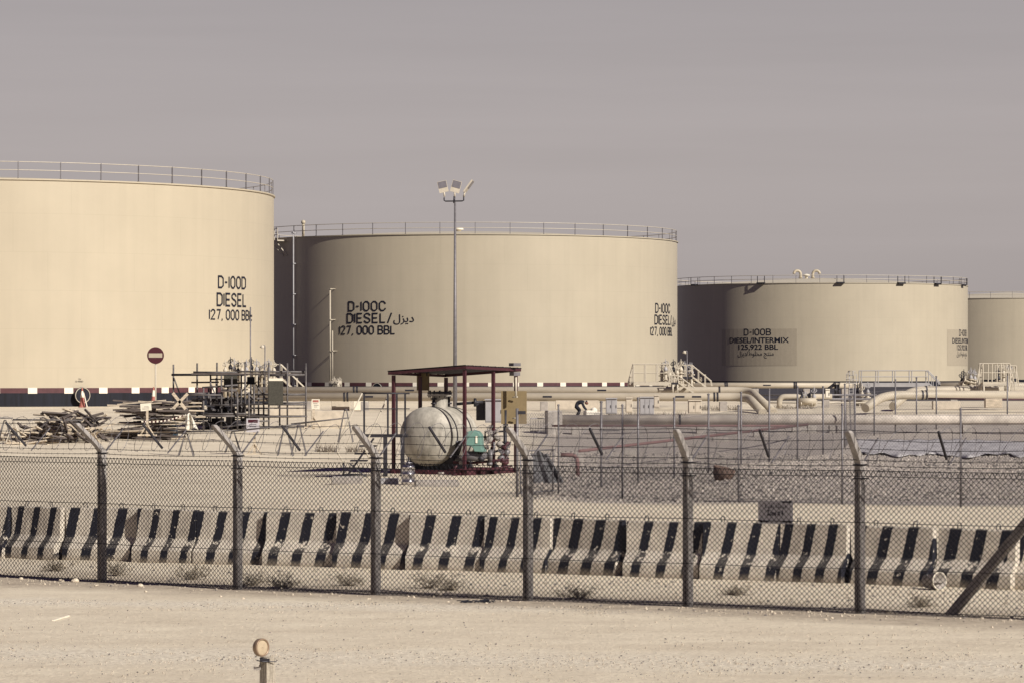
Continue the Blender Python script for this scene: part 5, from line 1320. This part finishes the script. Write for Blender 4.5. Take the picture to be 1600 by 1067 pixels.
def rock(px, py, s_, label, grp=None):
    p = GP(px, py); m = MB(); n = 9; rows = []
    for j, (zz, rr2) in enumerate(((-.1, .85), (.25, 1), (.6, .8), (.85, .4))):
        rows.append([p + Vector((s_*rr2*math.cos(2*math.pi*i/n)*rnd.uniform(.75, 1.2), s_*.8*rr2*math.sin(2*math.pi*i/n)*rnd.uniform(.75, 1.2), s_*zz*rnd.uniform(.85, 1.1))) for i in range(n)])
    vs = [v for r in rows for v in r]; fs = [(j*n+i, j*n+(i+1) % n, (j+1)*n+(i+1) % n, (j+1)*n+i) for j in range(3) for i in range(n)] + [tuple(3*n+i for i in range(n))]
    one(m.add(vs, fs), "rock", M_rock, label, "rock", grp)
rock(118, 909, .075, "biggest pale rock on the verge left of the fence post by the timber heap"); rock(219, 916, .06, "pale rock with dark underside right of the fence post by the timber heap")
rock(184, 910, .05, "rounded pale rock right beside the foot of the first whole fence post"); rock(95, 907, .04, "small pale rock just left of the biggest verge rock"); rock(33, 905, .045, "small pale rock at the verge near the left frame edge")
rock(685, 930, .07, "white chunk of rubble behind the mesh below the chipped barrier"); rock(1390, 957, .06, "pale rubble by the foot of the sixth fence post")
for i, (px, py) in enumerate(((70, 913), (150, 915), (228, 924), (345, 932), (380, 935), (700, 941), (760, 943), (1010, 952), (1290, 968), (1300, 966))):
    rock(px, py, .028, "thumb sized pale stone strewn on the verge in front of the fence", "stones strewn on the verge")
def shrub(px, py, wd, ht, seed, label):
    rr_ = random.Random(seed); p = GP(px, py); r_ = thing("dry_shrub", label, "shrub", p, "dry shrubs along the fence"); m = MB(); lf = MB()
    for i in range(30):
        a = rr_.uniform(0, 6.28); e0 = rr_.uniform(.25, 1.3); L_ = rr_.uniform(.5, 1.0)
        q = [p]; d = Vector((math.cos(a)*math.cos(e0)*wd, math.sin(a)*math.cos(e0)*wd*.7, math.sin(e0)*ht))
        for k_ in range(1, 5): q.append(p + d*(L_*k_/4) + Vector((rr_.uniform(-.04, .04), rr_.uniform(-.04, .04), rr_.uniform(-.03, .03)))*k_*.6)
        m.path(q, .006, 3, .002, cap=False)
        for _ in range(4):
            s0 = q[rr_.randint(2, 4)]; e2 = s0 + Vector((rr_.uniform(-.12, .12), rr_.uniform(-.1, .1), rr_.uniform(-.05, .12))); m.tube(s0, e2, .003, 3, cap=False)
            for __ in range(3):
                c = s0.lerp(e2, rr_.random()) + Vector((rr_.uniform(-.03, .03), rr_.uniform(-.03, .03), rr_.uniform(-.02, .03))); u = Vector((rr_.uniform(-1, 1), rr_.uniform(-1, 1), rr_.uniform(-1, 1))).normalized()*.014; v = u.orthogonal().normalized()*.008
                lf.add([c - u, c + v, c + u, c - v], [(0, 1, 2, 3)])
    m.build("twigs", M_twig, r_); lf.build("leaves", M_leaf, r_)
for i, (px, py, wd, ht, lb) in enumerate(((300, 906, .5, .32, "dry shrub behind the mesh between the first and second fence posts"), (180, 899, .4, .3, "dry shrub at the foot of the fence post by the timber heap"), (85, 892, .35, .22, "thin dry weed below the grey-faced barrier at the left"),
        (395, 914, .42, .24, "dark dry shrub right of the second fence post"), (442, 918, .5, .26, "dark dry shrub below the third stripe group right of the second post"), (545, 915, .5, .28, "grey dry shrub left of the third fence post"),
        (668, 919, .62, .34, "wide dry shrub above the white chunk of rubble"), (705, 922, .4, .22, "small dark shrub right of the wide shrub"), (905, 936, .55, .26, "tangled dry shrub between the fourth and fifth fence posts"), (1150, 930, .35, .12, "flat dry weed left of the zone sign column"), (1440, 948, .4, .16, "thin dry weed below the white bucket"))):
    shrub(px, py, wd, ht, 50+i, lb)
# low dry scrub beyond the trestles and at the pipe foot
def tuft(px, py, n, wd, ht, label, seed):
    rr_ = random.Random(seed); p = GP(px, py); m = MB()
    for i in range(n):
        b = p + Vector((rr_.uniform(-wd, wd), rr_.uniform(-.3, .3), 0)); m.tube(b, b + Vector((rr_.gauss(0, .12), rr_.gauss(0, .1), ht*rr_.uniform(.5, 1))), .014, 3, .004, cap=False)
    o = one(m, "dry_scrub", M_twig, label, "scrub")
tuft(512, 706, 90, .5, .38, "dry scrub behind the mesh left of the access stair foot", 1); tuft(556, 706, 60, .4, .36, "dry scrub seen under the access stair", 2)
tuft(1120, 640, 120, 1.3, .35, "dry scrub at the bank below the pipe elbows", 3); tuft(1010, 650, 120, 2.2, .35, "dry scrub below the cabinets under the crossover platform", 4); tuft(1240, 638, 110, 1.3, .3, "dry scrub below the pale pipe spool", 5)
# a lath lying on the track
a, b = GP(83, 970), GP(107, 963); m = MB().box((a+b)/2 + Vector((0, 0, .012)), ((b-a).length, .035, .02), math.atan2((b-a).y, (b-a).x)); one(m, "lath", M_white, "white lath lying alone on the sandy track", "lath")
m = MB(); rr_ = random.Random(5); c = GP(745, 941)
for i in range(26):
    b = c + Vector((rr_.uniform(-.32, .32), rr_.uniform(-.2, .2), .008)); m.path([b, b + Vector((rr_.uniform(-.08, .08), rr_.uniform(-.06, .06), rr_.uniform(.01, .05))), b + Vector((rr_.uniform(-.12, .12), rr_.uniform(-.06, .06), .01))], .009, 4)
one(m, "litter", M_cloth_d, "dark shredded litter on the verge in front of the third fence bay", "litter")
